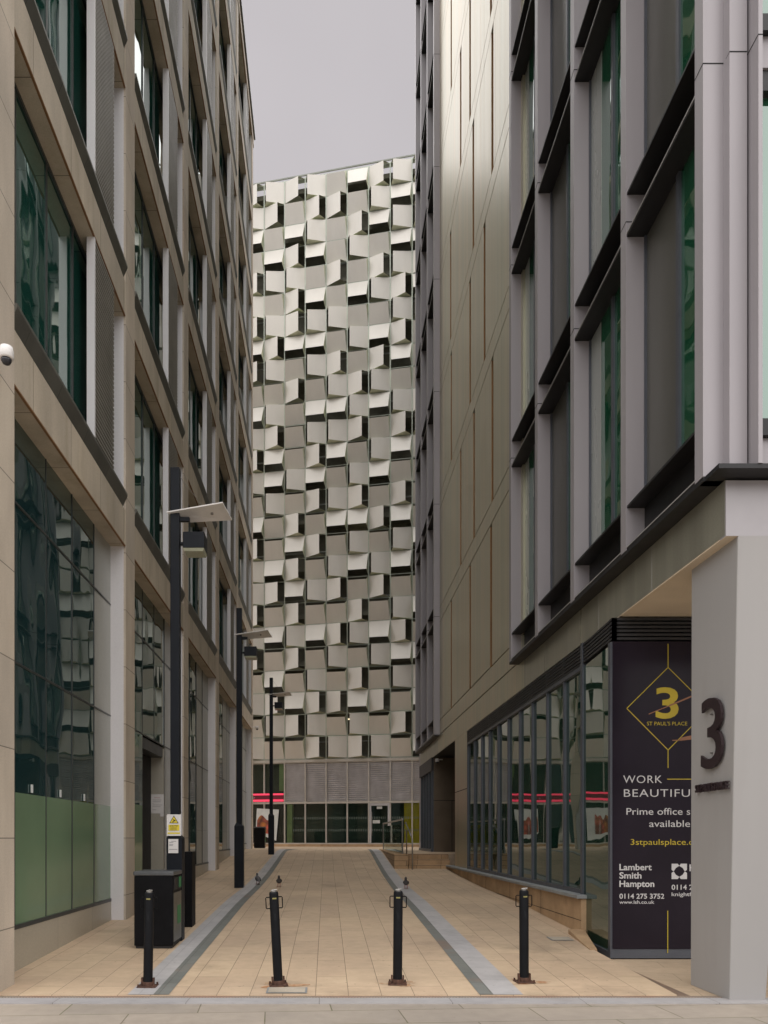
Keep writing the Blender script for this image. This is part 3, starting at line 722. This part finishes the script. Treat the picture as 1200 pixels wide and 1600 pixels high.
# ground floor of the car park
LZ0, LZ1, GZ0 = 3.60, 5.86, 1.28
b = CB(); b.cbox(U0, U1, -.25, .10, 5.88, 6.03, 0); b.cbox(U0, U1, -.2, .02, 6.03, CZ-.03, 1); b.build('beam', [m_cpframe, m_groove], CP)
b = CB(); b.cbox(U0, U1, -.25, .06, 1.0, GZ0-.02); b.build('plinth', m_sandwall, CP)
f = CB()
for c in range(-6, 16):
    u = -CM/2+CM*(c-1); f.cbox(u-.035, u+.035, -.12, .07, GZ0-.0, 5.88)
f.cbox(U0, U1, -.12, .06, LZ0-.06, LZ0+.06); f.cbox(U0, U1, -.12, .062, GZ0-.02, GZ0+.05); f.cbox(U0, U1, -.1, .05, LZ1-.03, LZ1+.02)
FRM = f.build('glazing_frame', m_cpframe, CP)
for c in range(-6, 15):
    u = -CM/2+CM*(c-1)+.035; v = u+CM-.07
    if 2 <= c <= 12:
        b = CB(); n = 19; p = (LZ1-LZ0-.09)/n
        for i in range(n):
            z = LZ0+.06+p*i
            b.hexa([cp(u, -.09, z), cp(v, -.09, z), cp(v, -.03, z), cp(u, -.03, z)][::-1], [cp(u, -.09, z+p*.6), cp(v, -.09, z+p*.6), cp(v, .03, z+p*.6), cp(u, .03, z+p*.6)][::-1])
        b.cbox(u, v, -.1, -.088, LZ0+.05, LZ1, 0)
        b.build('shutter', m_shutter, CP)
    else:
        b = CB(); b.poly([cp(u, -.03, LZ0), cp(v, -.03, LZ0), cp(v, -.03, LZ1), cp(u, -.03, LZ1)]); b.build('upper_pane', m_clear, FRM)
    if c != 6:
        b = CB(); b.poly([cp(u, -.03, GZ0), cp(v, -.03, GZ0), cp(v, -.03, LZ0), cp(u, -.03, LZ0)]); gp = b.build('pane', m_clear, FRM)
        if 2 <= c <= 8:
            b = CB()
            for z in (1.98, 2.66):
                k0 = 4 if c == 2 else 0
                for i in range(k0, 11): uu = u+.06+i*.1; b.cbox(uu, uu+.022, -.028, -.022, z, z+.13)
            b.build('manifestation_marks', m_etch, gp)
# door in the seventh bay
u = -CM/2+CM*5; f = CB(); f.cbox(u+.04, u+.14, -.1, .03, 1.12, LZ0-.06); f.cbox(u+CM-.14, u+CM-.04, -.1, .03, 1.12, LZ0-.06); f.cbox(u+.14, u+CM-.14, -.1, .03, LZ0-.2, LZ0-.06); f.cbox(u+.14, u+CM-.14, -.1, .03, 1.14, 1.3)
dr = f.build('door', m_shutter, CP)
b = CB(); b.poly([cp(u+.14, -.03, 1.3), cp(u+CM-.14, -.03, 1.3), cp(u+CM-.14, -.03, LZ0-.2), cp(u+.14, -.03, LZ0-.2)]); gp = b.build('door_pane', m_clear, dr)
b = CB(); b.tube([cp(u+.18, .04, 1.75), cp(u+.18, .12, 1.78), cp(u+.18, .12, 3.0), cp(u+.18, .04, 3.03)], .02); b.build('door_handle', m_steel, dr)
b = CB(); b.cbox(u+.22, u+.62, -.02, -.01, 2.42, 2.6); b.build('door_notice', m_whitemark, dr)
b = CB(); b.cbox(u+.45, u+.75, -.02, -.01, 3.22, 3.36); b.build('door_notice', m_whitemark, dr)
b = CB()
for z in (1.98, 2.66):
    for i in range(8): uu = u+.2+i*.1; b.cbox(uu, uu+.022, -.028, -.022, z, z+.13)
b.build('manifestation_marks', m_etch, dr)
# what stands behind the glass
b = CB(); b.cbox(U0, U1, -1.5, -1.4, 1.1, 5.9); b.cbox(U0, U1, -1.4, -.25, 1.0, 1.13); b.build('inner_wall', M('dim_teal_wall', (0.05, 0.085, 0.07), 0.7), CP)
b = CB(); b.cbox(-CM/2+CM+.1, -CM/2+CM*1.33, -.5, -.14, 1.13, LZ0-.02); b.cbox(-CM/2+CM*.68, -CM/2+CM*.97, -.9, -.2, LZ0+.7, 5.85); b.build('green_wall', m_green, CP)
b = CB(); b.cbox(-CM/2+CM*6.62, -CM/2+CM*9, -.4, -.12, 1.13, LZ0-.02); b.build('yellow_wall', m_yellow, CP)
b = CB(); b.cbox(U0, -CM/2+CM*.97, -.4, -.2, 1.13, LZ0-.06); b.build('shop_backing', m_blade, CP)
# neon sign of the shop
NS = thing('neon_sign', 'two lit pink bars with small lettering across the shop window', 'sign', tuple(cp(-.6, 0, 3.7)))
pink = emit('pink_neon', (0.9, 0.055, 0.12), 0.22)
b = CB(); b.cbox(-CM*4.5, CM/2-.05, .075, .10, LZ0+.08, LZ0+.2); b.build('light_bar', pink, NS)
b = CB(); b.cbox(-CM*4.5, CM/2-.05, .075, .10, LZ0+.44, LZ0+.54); b.build('light_bar', pink, NS)
b = CB(); b.cbox(-CM*4.5, CM/2-.05, .074, .085, LZ0+.2, LZ0+.44); b.build('sign_board', M('deep_red_board', (0.16, 0.012, 0.03), 0.5), NS)
b = CB(); text(b, 'nor', cp(-1.32, .09, LZ0+.26), CT, (0, 0, 1), .1, None, .01); b.build('sign_lettering', m_whitemark, NS)
# fruit poster
PO = thing('poster', 'white poster with a photo of red and orange fruit in the shop window', 'poster', tuple(cp(-.5, 0, 1.5)))
b = CB(); c4 = [cp(-1.08, .08, 1.85), cp(-.02, .08, 1.2), cp(.26, .08, 3.24), cp(-1.0, .08, 3.3)]
c4 = [cp(-1.10, .08, 1.9), cp(.12, .08, 1.45), cp(.28, .08, 3.22), cp(-1.02, .08, 3.3)]
b.hexa(c4, [tuple(Vector(p)+CN*.02) for p in c4]); b.build('poster_sheet', m_whitemark, PO)
def fruit():
    k = N('printed_fruit'); v = k.n('TexVoronoi'); v.inputs['Scale'].default_value = 3.2; k.l(k.co, v.inputs['Vector'])
    sp = k.n('SeparateColor'); k.l(v.outputs['Color'], sp.inputs[0])
    c = k.ramp(sp.outputs[0], [(0.0, (0.55, 0.06, 0.04)), (0.35, (0.62, 0.13, 0.08)), (0.55, (0.7, 0.28, 0.03)), (0.8, (0.6, 0.10, 0.07)), (1, (0.2, 0.16, 0.05))])
    c = k.mix(k.math('MULTIPLY', v.outputs['Distance'], 1.2), c, (0.1, 0.03, 0.02)); k.l(c, k.b.inputs['Base Color']); k.b.inputs['Roughness'].default_value = 0.5; return k.m
b = CB(); pts = []
for i in range(9): pts.append(cp(-1.0+i*.115, .106, 2.62+.22*math.sin(i*.8)+.035*i))
b.poly([cp(-1.03, .106, 1.95), cp(-.1, .106, 1.8)]+pts[::-1]); b.build('printed_fruit', fruit(), PO)

# ------------------------------------------------------------------ lamp posts
def make_lamp(label):
    t = thing('lamp_post', label, 'street lamp', (0, 0, 0), 'tall black lamp posts with white reflectors')
    b = MB(); b.box(-.11, .11, -.11, .11, -.1, 1.48); b.hexa([(-.11, -.11, 1.48), (.11, -.11, 1.48), (.11, .11, 1.48), (-.11, .11, 1.48)], [(-.07, -.065, 1.56), (.065, -.065, 1.53), (.065, .065, 1.53), (-.07, .065, 1.56)]); b.build('base_box', m_pole, t, bevel=.006)
    b = MB(); b.box(-.065, .065, -.065, .065, 1.48, 6.75); b.build('pole', m_pole, t, bevel=.008)
    b = MB(); q = [(-.11, -.09, 6.09), (.70, -.22, 6.17), (.78, .22, 6.11), (.09, .14, 6.04)]
    b.hexa(q, [(x, y, z+.018) for x, y, z in q]); b.box(-.0, .2, -.03, .03, 6.0, 6.055, 1); rf = b.build('reflector', [m_lampwhite, m_pole], t)
    b = MB(); b.tube([(.52, .0, 6.125), (.52, .0, 6.10)], .02, 8); b.build('bolt', m_steel, rf)
    b = MB(); b.tube([(.0, 0, 6.72), (.42, -.02, 6.17)], .004, 5); b.build('stay_wire', m_steel, t)
    b = MB(); b.box(.13, .43, -.15, .15, 5.57, 5.80, 0); b.box(.065, .13, -.03, .03, 5.66, 5.70, 0); fl_ = b.build('floodlight', m_pole, t, bevel=.006)
    b = MB(); b.hexa([(.15, -.13, 5.53), (.41, -.13, 5.53), (.41, .13, 5.53), (.15, .13, 5.53)], [(.13, -.15, 5.569), (.43, -.15, 5.569), (.43, .15, 5.569), (.13, .15, 5.569)]); b.build('lens', m_lens, fl_)
    return t
L1 = make_lamp('nearest lamp post, with a yellow CCTV sign, behind the black litter bin')
L1.location = (-2.155, 10.98, .14)
L2 = copy_tree(L1); L2['label'] = 'middle lamp post, standing on the left paving before the pigeons'; L2.location = (-2.11, 18.6, .42)
L3 = copy_tree(L1); L3['label'] = 'farthest lamp post, in front of the shop poster'; L3.location = (-2.11, 29.4, .99)
# signs on the nearest lamp post
yel = M('sign_yellow', (0.66, 0.52, 0.03), 0.45, fine=0); blk = M('sign_black', (0.015, 0.015, 0.015), 0.5, fine=0); sgw = M('sign_white', (0.62, 0.60, 0.58), 0.45, fine=0); gry = M('print_grey', (0.25, 0.24, 0.25), 0.6, fine=0); red = M('print_pink', (0.45, 0.22, 0.24), 0.6, fine=0)
SY = 10.85
def pxz(px, py, Y): return (PX(px, Y), HZ(py, Y))
SG = thing('warning_sign', 'white and yellow CCTV warning sign with camera triangle on lamp post', 'sign', (PX(272, SY), SY, HZ(1306, SY)))
x0, z1 = pxz(260.5, 1272.5, SY); x1, z0 = pxz(283, 1306, SY)
b = MB(); b.box(x0, x1, SY, SY+.008, z0, z1, 0); b.build('sign_plate', sgw, SG)
b = MB(); y = SY-.003
W = x1-x0; Hh = z1-z0
b.poly([(x0+.12*W, y, z0+.24*Hh), (x1-.12*W, y, z0+.24*Hh), (x1-.12*W, y, z0+.52*Hh), (x0+.12*W, y, z0+.52*Hh)])
b.poly([(x0+.06*W, y, z0+.09*Hh), (x1-.08*W, y, z0+.09*Hh), (x1-.08*W, y, z0+.16*Hh), (x0+.06*W, y, z0+.16*Hh)]); b.build('yellow_field', yel, SG)
xm = (x0+x1)/2
def tri(mb, s, yy, m): cz = z0+.70*Hh; mb.poly([(xm-.33*W*s, yy, cz-.115*Hh*s), (xm+.33*W*s, yy, cz-.115*Hh*s), (xm, yy, cz+.25*Hh*s)], m)
b = MB(); tri(b, 1, y, 0); tri(b, .78, y-.002, 1)
b.poly([(xm-.08*W, y-.004, z0+.74*Hh), (xm-.04*W, y-.004, z0+.78*Hh), (xm+.13*W, y-.004, z0+.71*Hh), (xm+.09*W, y-.004, z0+.665*Hh)], 0)
b.poly([(xm-.16*W, y-.004, z0+.635*Hh), (xm-.02*W, y-.004, z0+.635*Hh), (xm+.02*W, y-.004, z0+.70*Hh), (xm-.0*W, y-.004, z0+.70*Hh)], 0)
text(b, 'CCTV', (x0+.22*W, y-.003, z0+.425*Hh), (1, 0, 0), (0, 0, 1), .075*Hh, .56*W, 0, 0, .02)
for i, q in enumerate((.37, .32, .27)): b.box(x0+.25*W, x1-.28*W, y-.003, y-.001, z0+q*Hh, z0+(q+.012)*Hh, 0)
b.build('printed_symbol', [blk, yel], SG)
NT = thing('notice', 'small white notice on the base box of the nearest lamp post', 'notice', (PX(271, SY), SY, HZ(1332, SY)))
x0, z1 = pxz(263, 1311, SY); x1, z0 = pxz(278.5, 1333, SY)
b = MB(); b.box(x0, x1, SY, SY+.006, z0, z1); b.build('notice_sheet', sgw, NT)
b = MB()
for q, a, c in ((.82, .3, .8), (.74, .1, .5), (.6, .1, .5), (.52, .1, .45), (.25, .08, .92)): b.box(x0+a*(x1-x0), x0+c*(x1-x0), SY-.002, SY-.001, z0+q*(z1-z0), z0+(q+.04)*(z1-z0))
b.build('printed_lines', gry, NT)
d0, d1, zf = DOOR; YN = d1-.012
NT = thing('notice', 'pale notice sheet with rows of text on the beige panel by the doorway', 'notice', (PX(246, YN), YN, HZ(1275, YN)))
x0, z1 = pxz(236, 1241, YN); x1, z0 = pxz(256, 1271, YN)
b = MB(); b.box(x0, x1, YN, YN+.008, z0, z1); b.box(x1-.08, x1, YN-.003, YN+.005, z0-.07, z0+.02); b.build('notice_sheet', sgw, NT)
b = MB(); text(b, 'Notice', (x0+.26*(x1-x0), YN-.002, z1-.2*(z1-z0)), (1, 0, 0), (0, 0, 1), .05*(z1-z0), .45*(x1-x0), 0, 1, .02)
for q, c in ((.69, .8), (.6, .75), (.52, .2), (.43, .9), (.34, .75), (.18, .4)): b.box(x0+.1*(x1-x0), x0+c*(x1-x0), YN-.002, YN-.001, z0+q*(z1-z0), z0+(q+.02)*(z1-z0))
b.build('printed_lines', [gry, red], NT)
# black feeder pillar behind the bin
FP = thing('feeder_pillar', 'slim black metal cabinet standing behind the litter bin', 'cabinet', (-2.19, 12.2, .2))
b = MB(); b.box(-2.31, -2.115, 12.1, 12.42, .15, 1.40); b.build('cabinet_body', m_black, FP, bevel=.008)
b = MB(); b.box(-2.30, -2.125, 12.094, 12.1, .32, 1.36); dd = b.build('cabinet_door', m_black, FP, bevel=.003)
b = MB(); b.box(-2.325, -2.10, 12.08, 12.44, .14, .20); b.build('base', m_coping, FP)

# ------------------------------------------------------------------ litter bins
m_bingreen = M('green_sticker', (0.015, 0.17, 0.055), 0.45, fine=0)
m_binside = M('bin_side_steel', (0.10, 0.10, 0.085), 0.3, 0.6)
def make_bin():
    t = thing('litter_bin', 'black square litter bin with green stickers by the nearest lamp post', 'bin', (0, 0, 0), 'square metal litter bins')
    b = MB(); b.box(-.26, .26, -.3, .3, .03, .97); b.build('body', m_black, t, bevel=.012)
    b = MB(); b.box(-.27, .27, -.31, .31, .972, 1.03); b.build('lid', M('bin_lid', (0.09, 0.095, 0.10), 0.4, 0.3), t, bevel=.012)
    b = MB(); b.box(.26, .268, -.27, .27, .08, .74); b.build('side_door', m_binside, t, bevel=.003)
    b = MB(); b.box(.258, .272, -.24, -.02, .78, .94); b.box(.258, .272, .03, .24, .78, .94); b.build('opening', m_blade, t)
    b = MB(); b.box(.2685, .271, -.02, .2, .3, .55); b.build('sticker', m_bingreen, t)
    b = MB(); b.box(.2725, .275, .05, .22, .80, .94); b.build('sticker', m_bingreen, t)
    b = MB(); b.box(-.24, .24, -.28, .28, 0, .03); b.build('foot', m_blade, t)
    return t
BN = make_bin(); BN.location = (-2.315, 10.58, G(10.58)-.005)
B2 = copy_tree(BN); B2['label'] = 'dark grey litter bin in front of the fruit poster'; B2.location = (-3.21, 37.0, 1.12)

# ------------------------------------------------------------------ bollards
def make_bollard():
    t = thing('bollard', 'x', 'bollard', (0, 0, 0), 'removable black steel bollards across the alley')
    b = MB()
    b.tube([(0, 0, .02), (0, 0, .985), (0, 0, 1.0)], [.05, .05, .044], 20); b.build('post', M('bollard_black', (0.006, 0.0065, 0.008), 0.45, 0, 0.3, 4, dirt=((0.06, 0.065, 0.07), 6, (1, 1, .6), 0.62, 0.5), ior=1.25), t, smooth=False)
    b = MB(); b.box(-.10, .10, -.09, .09, 0, .012); b.build('base_plate', m_rust, t, bevel=.004)
    b = MB(); b.tube([(0, 0, .014), (0, 0, .05), (0, 0, .054)], [.058, .057, .053], 18)
    for s in (-1, 1): b.box(s*.052, s*.070, -.016, .016, .014, .095)
    for sx in (-1, 1):
        for sy in (-1, 1): b.tube([(sx*.083, sy*.078, .014), (sx*.083, sy*.078, .034)], .011, 6)
    b.build('socket', m_rust, t)
    for s in (-1, 1):
        b = MB(); b.tube([(s*.046, 0, .945), (s*.082, 0, .945), (s*.088, 0, .938), (s*.088, 0, .832), (s*.082, 0, .825), (s*.046, 0, .825)], .0055, 8); b.build('handle', m_black, t, smooth=True)
    b = MB(); b.tube([(0, 0, 1.0), (0, 0, 1.012)], .03, 14); b.tube([(-.03, -.01, 1.015), (.035, -.015, 1.022)], .006, 6); b.tube([(.0, 0, 1.012), (0, .0, 1.03)], .008, 8); b.build('cap', m_steel, t)
    b = MB(); b.box(-.022, .022, -.0525, -.047, .925, .94); b.build('reflective_tab', M('tab_yellow', (0.20, 0.18, 0.06), 0.5), t)
    return t
BO = make_bollard()
spots = [(231, 1545, 1.0, 0, 'leftmost bollard, standing upright in front of the black litter bin'),
         (435, 1543, -2.9, 8, 'black bollard leaning left, with rust stained paving at its foot'),
         (621, 1541, .5, -5, 'black bollard with the most rust up its foot, right of centre'),
         (819, 1538, -.2, 4, 'rightmost bollard, nearest the low sandstone wall')]
for i, (px, py, lean, rz, lab) in enumerate(spots):
    o = BO if i == 0 else copy_tree(BO)
    Y = 8.2
    for _ in range(12): Y = (EYE-G(Y))*1200/(py-1309)
    Y += .1
    o.location = (PX(px, Y), Y, G(Y)+.001); o.rotation_euler = (0, R(lean), R(rz)); o['label'] = lab
# rust stains on the paving round the feet
def rust_stain():
    k = N('rust_stain'); d = k.noise(9, 6, (1, 1, 1), 0.7); c = k.ramp(d, [(0.4, TAN), (0.62, (0.36, 0.17, 0.07))]); k.l(c, k.b.inputs['Base Color']); k.b.inputs['Roughness'].default_value = 0.75; return k.m
m_stain = rust_stain()
for px, py, s in ((435, 1543, 1.0), (621, 1541, .8), (819, 1538, .9)):
    Y = 8.2
    for _ in range(12): Y = (EYE-G(Y))*1200/(py-1309)
    Y += .1; X = PX(px, Y); b = MB(); pts = []
    for i in range(28):
        a = 2*math.pi*i/28; r = s*(.16+.07*math.sin(3*a+px)+.03*math.sin(7*a)+random.uniform(0, .02)); yy = Y+.7*r*math.sin(a); xx = X+.03+1.25*r*math.cos(a)
        pts.append((xx, yy, G(yy)+.0035))
    b.poly(pts); tag(b.build('rust_patch', m_stain), kind='structure')

# ------------------------------------------------------------------ cameras on the walls
def cctv(x, y, z, label, sx=1, group='white dome security cameras'):
    t = thing('security_camera', label, 'camera', (x, y, z), group)
    b = MB(); b.rings([[(x+r*math.cos(a), y+r*math.sin(a), zz) for a in [2*math.pi*i/18 for i in range(18)]] for r, zz in ((.03, z+.11), (.06, z+.105), (.07, z+.06), (.072, z), (.06, z-.012))]); b.build('housing', m_lampwhite, t, smooth=True)
    b = MB(); b.rings([[(x+r*math.cos(a), y+r*math.sin(a), zz) for a in [2*math.pi*i/18 for i in range(18)]] for r, zz in ((.052, z-.012), (.05, z-.035), (.036, z-.06), (.012, z-.072))]); b.build('dome', M('smoked_dome', (0.03, 0.03, 0.035), 0.08), t, smooth=True)
    b = MB(); b.box(min(x, x-sx*.2), max(x, x-sx*.2), y-.025, y+.025, z+.05, z+.09); b.build('bracket', m_lampwhite, t)
cctv(-3.2, 7.68, 6.42, 'white dome security camera on the nearest sandstone pier', 1)
cctv(-3.16, 35.0, 6.6, 'white dome security camera at the far end of the left building', 1)
cctv(3.98, 27.6, 4.36, 'small dome security camera under the dark entrance ceiling', -1)

# ------------------------------------------------------------------ window hoarding with lettering
HY = 10.195
HB = thing('advertising_panel', 'dark purple letting panel with yellow 3 and white lettering in the corner window', 'sign', (4.55, HY, .14))
m_hoard = M('dark_purple_vinyl', (0.016, 0.012, 0.018), 0.2, 0, 0.2, 1.2, fine=0, ior=1.25)
gold = M('gold_print', (0.42, 0.32, 0.02), 0.5, fine=0); pwhite = M('white_print', (0.50, 0.49, 0.49), 0.5, fine=0); orange = M('orange_streak', (0.24, 0.10, 0.045), 0.4, fine=0)
hx = lambda px: PX(px, HY); hz = lambda py: HZ(py, HY)
b = MB(); b.box(hx(957), hx(1130), HY-.004, HY, .145, 4.225); b.build('panel', m_hoard, HB)
y = HY-.007; ux, uz = (1, 0, 0), (0, 0, 1)
b = MB()
def seg(x0, y0, x1, y1, wd=.011):
    a = Vector((hx(x0), y, hz(y0))); c = Vector((hx(x1), y, hz(y1))); d = (c-a).normalized(); n = Vector((-d.z, 0, d.x))*wd/2
    b.poly([a-n, c-n, c+n, a+n])
for q in ((979, 1107, 1043.5, 1043), (1043.5, 1043, 1108, 1107), (979, 1107, 1043.5, 1172), (1043.5, 1172, 1108, 1107), (1043.5, 1006, 1043.5, 1043), (1043.5, 1172, 1043.5, 1200)): seg(*q)
b.build('diamond_outline', gold, HB)
for q in ((1042, 1217.5, 1120, 1217.5), (1043, 1423, 1043, 1489)):
    b = MB(); seg(*q); b.build('gold_line', gold, HB)
b = MB(); text(b, '3', (hx(1024), y, hz(1121.5)), ux, uz, hz(1072.5)-hz(1121.5), hx(1060)-hx(1024), 0, 0, .018); b.build('gold_lettering', gold, HB)
b = MB(); text(b, "ST PAUL'S PLACE", (hx(1010.5), y, hz(1133.5)), ux, uz, hz(1127.5)-hz(1133.5), hx(1073.5)-hx(1010.5), 0, 0, .0); b.build('gold_lettering', gold, HB)
b = MB(); text(b, '3stpaulsplace.co.uk', (hx(985), y, hz(1320)), ux, uz, hz(1310.5)-hz(1320), hx(1112)-hx(985), 0); b.build('gold_lettering', gold, HB)
b = MB(); text(b, 'WORK', (hx(973.5), y, hz(1223.5)), ux, uz, hz(1211)-hz(1223.5), hx(1034)-hx(973.5), 0, 0, -.004, 1.1); b.build('white_lettering', pwhite, HB)
b = MB(); text(b, 'BEAUTIFULLY', (hx(974.5), y, hz(1245)), ux, uz, hz(1232.5)-hz(1245), (hx(1075)-hx(974.5))*11/7.75, 0, 0, -.004, 1.1); b.build('white_lettering', pwhite, HB)
b = MB(); text(b, 'Prime office space', (hx(978.5), y, hz(1273)), ux, uz, hz(1262)-hz(1273), (hx(1077)-hx(978.5))*1.36, 0, 0); b.build('white_lettering', pwhite, HB)
b = MB(); text(b, 'available', (hx(1014), y, hz(1292)), ux, uz, hz(1281)-hz(1292), hx(1078)-hx(1014), 0, 0); b.build('white_lettering', pwhite, HB)
for s, py, xe in (('Lambert', 1359.5, 1018), ('Smith', 1372.5, 1002), ('Hampton', 1385.5, 1022)):
    b = MB(); text(b, s, (hx(967.5), y, hz(py)), ux, uz, hz(py-10)-hz(py), hx(xe)-hx(967.5), 0, 0, .022); b.build('white_lettering', pwhite, HB)
b = MB(); text(b, '0114 275 3752', (hx(967.5), y, hz(1404)), ux, uz, hz(1396)-hz(1404), hx(1037.5)-hx(967.5), 0, 0, .016); b.build('white_lettering', pwhite, HB)
b = MB(); text(b, 'www.lsh.co.uk', (hx(967.5), y, hz(1412)), ux, uz, hz(1406.5)-hz(1412), hx(1022)-hx(967.5), 0, 0, .010); b.build('white_lettering', pwhite, HB)
b = MB(); text(b, '0114 241', (hx(1049), y, hz(1390)), ux, uz, hz(1382)-hz(1390), hx(1092)-hx(1049), 0, 0, .016); b.build('white_lettering', pwhite, HB)
b = MB(); text(b, 'knightfrank', (hx(1049), y, hz(1400)), ux, uz, hz(1394)-hz(1400), hx(1101)-hx(1049), 0, 0, .010); b.build('white_lettering', pwhite, HB)
b = MB(); text(b, 'K', (hx(1077), y, hz(1361)), ux, uz, hz(1350)-hz(1361), None, 0, 0, .016); b.build('white_lettering', pwhite, HB)
b = MB()
X0, X1, ZT, ZL = hx(1049), hx(1073), hz(1349.5), hz(1373.5); xm, zm = (X0+X1)/2, (ZT+ZL)/2; q = (X1-X0)
for sx in (-1, 1):
    for sz in (-1, 1):
        P = lambda a, c: (xm+sx*a*q, y, zm+sz*c*q)
        b.poly([P(.5, .5), P(.10, .5), P(.0, .36), P(.22, .22), P(.36, .0), P(.5, .10)])
b.build('agent_emblem', pwhite, HB)
b = MB()
y -= .002
seg(1013, 1116, 1045, 1103, .012); seg(1045, 1103, 1090, 1084, .02); b.build('orange_streak', orange, HB)
b = MB(); seg(1050, 1157, 1062, 1156.5, .012)
b.poly([(hx(1059), y, hz(1158)), (hx(1085), y, hz(1155)), (hx(1085), y, hz(1148)), (hx(1062), y, hz(1153))]); b.build('orange_streak', orange, HB)

# ------------------------------------------------------------------ number and lettering on the white column
m_num = M('dark_bronze_letter', (0.035, 0.022, 0.025), 0.45, 0.3)
NU = thing('house_number', 'large raised dark 3 on the white column', 'number', (3.96, 8.0, 2.3))
b = MB(); text(b, '3', (3.99, 8.13, 2.345), (0, -1, 0), (0, 0, 1), .76, .43, .028, 0, .002); b.build('numeral', m_num, NU)
for z in (2.5, 2.9):
    b = MB(); b.tube([(4.02, 7.97, z), (3.985, 7.97, z)], .008, 6); b.build('stud', m_steel, NU)
LT = thing('raised_lettering', "small raised dark ST PAUL'S PLACE letters below the large 3", 'lettering', (3.96, 8.0, 2.1))
b = MB(); text(b, "ST PAUL'S PLACE", (3.992, 8.26, 2.105), (0, -1, 0), (0, 0, 1), .085, .66, .03, 0, .01); b.build('letters', m_num, LT)

# ------------------------------------------------------------------ pigeons
m_pig = M('pigeon_grey', (0.085, 0.08, 0.082), 0.7, 0, 0.35, 22); m_pig2 = M('pigeon_dark', (0.035, 0.034, 0.038), 0.7, 0, 0.3, 30)
def make_pigeon():
    t = thing('pigeon', 'x', 'pigeon', (0, 0, 0), 'pigeons on the paving')
    sec = [(-.165, .072, .010, .004), (-.12, .082, .022, .010), (-.08, .098, .040, .030), (-.03, .115, .054, .050), (.03, .128, .056, .056), (.075, .145, .046, .050), (.10, .172, .031, .034), (.108, .205, .024, .026), (.118, .232, .024, .024), (.135, .238, .019, .019), (.150, .234, .008, .008), (.168, .228, .004, .004), (.176, .225, .0015, .0015)]
    b = MB(); b.rings([[(rw*math.cos(a), yy, zc+rh*math.sin(a)) for a in [2*math.pi*i/14 for i in range(14)]] for yy, zc, rw, rh in sec]); b.build('body', m_pig, t, smooth=True)
    for s in (-1, 1):
        b = MB(); b.rings([[(s*(.034+rw*.45*abs(math.cos(a)))*1.0+s*rw*.3*math.cos(a), yy, zc+rh*math.sin(a)) for a in [2*math.pi*i/10 for i in range(10)]] for yy, zc, rw, rh in ((-.14, .085, .012, .006), (-.08, .105, .028, .024), (0, .13, .036, .036), (.06, .14, .028, .028), (.085, .145, .010, .010))]); b.build('wing', m_pig2, t, smooth=True)
        b = MB(); b.tube([(s*.022, .02, .08), (s*.024, .015, .035), (s*.026, .018, .004)], [.009, .005, .004], 7)
        for d in (-.018, 0, .018): b.tube([(s*.026, .018, .005), (s*.026+d, .05, .003)], .003, 5)
        b.build('leg', M('pigeon_leg', (0.35, 0.10, 0.09), 0.6), t)
    return t
PG = make_pigeon()
for i, (px, py, rz, lab) in enumerate(((403, 1382, 15, 'pigeon on the pale grey paving band at left'), (436, 1385.5, 182, 'pigeon on the tan pavers behind the leaning bollard'), (634.5, 1388.5, 170, 'pigeon on the right paving band, beyond the bollards'))):
    o = PG if i == 0 else copy_tree(PG)
    Y = 19
    for _ in range(40): Y = .5*Y+.5*(EYE-G(Y))*1200/(py-1309)
    o.location = (PX(px, Y), Y, G(Y)+.005); o.rotation_euler = (0, 0, R(rz)); o.scale = (1.2, 1.1, 1.1); o['label'] = lab
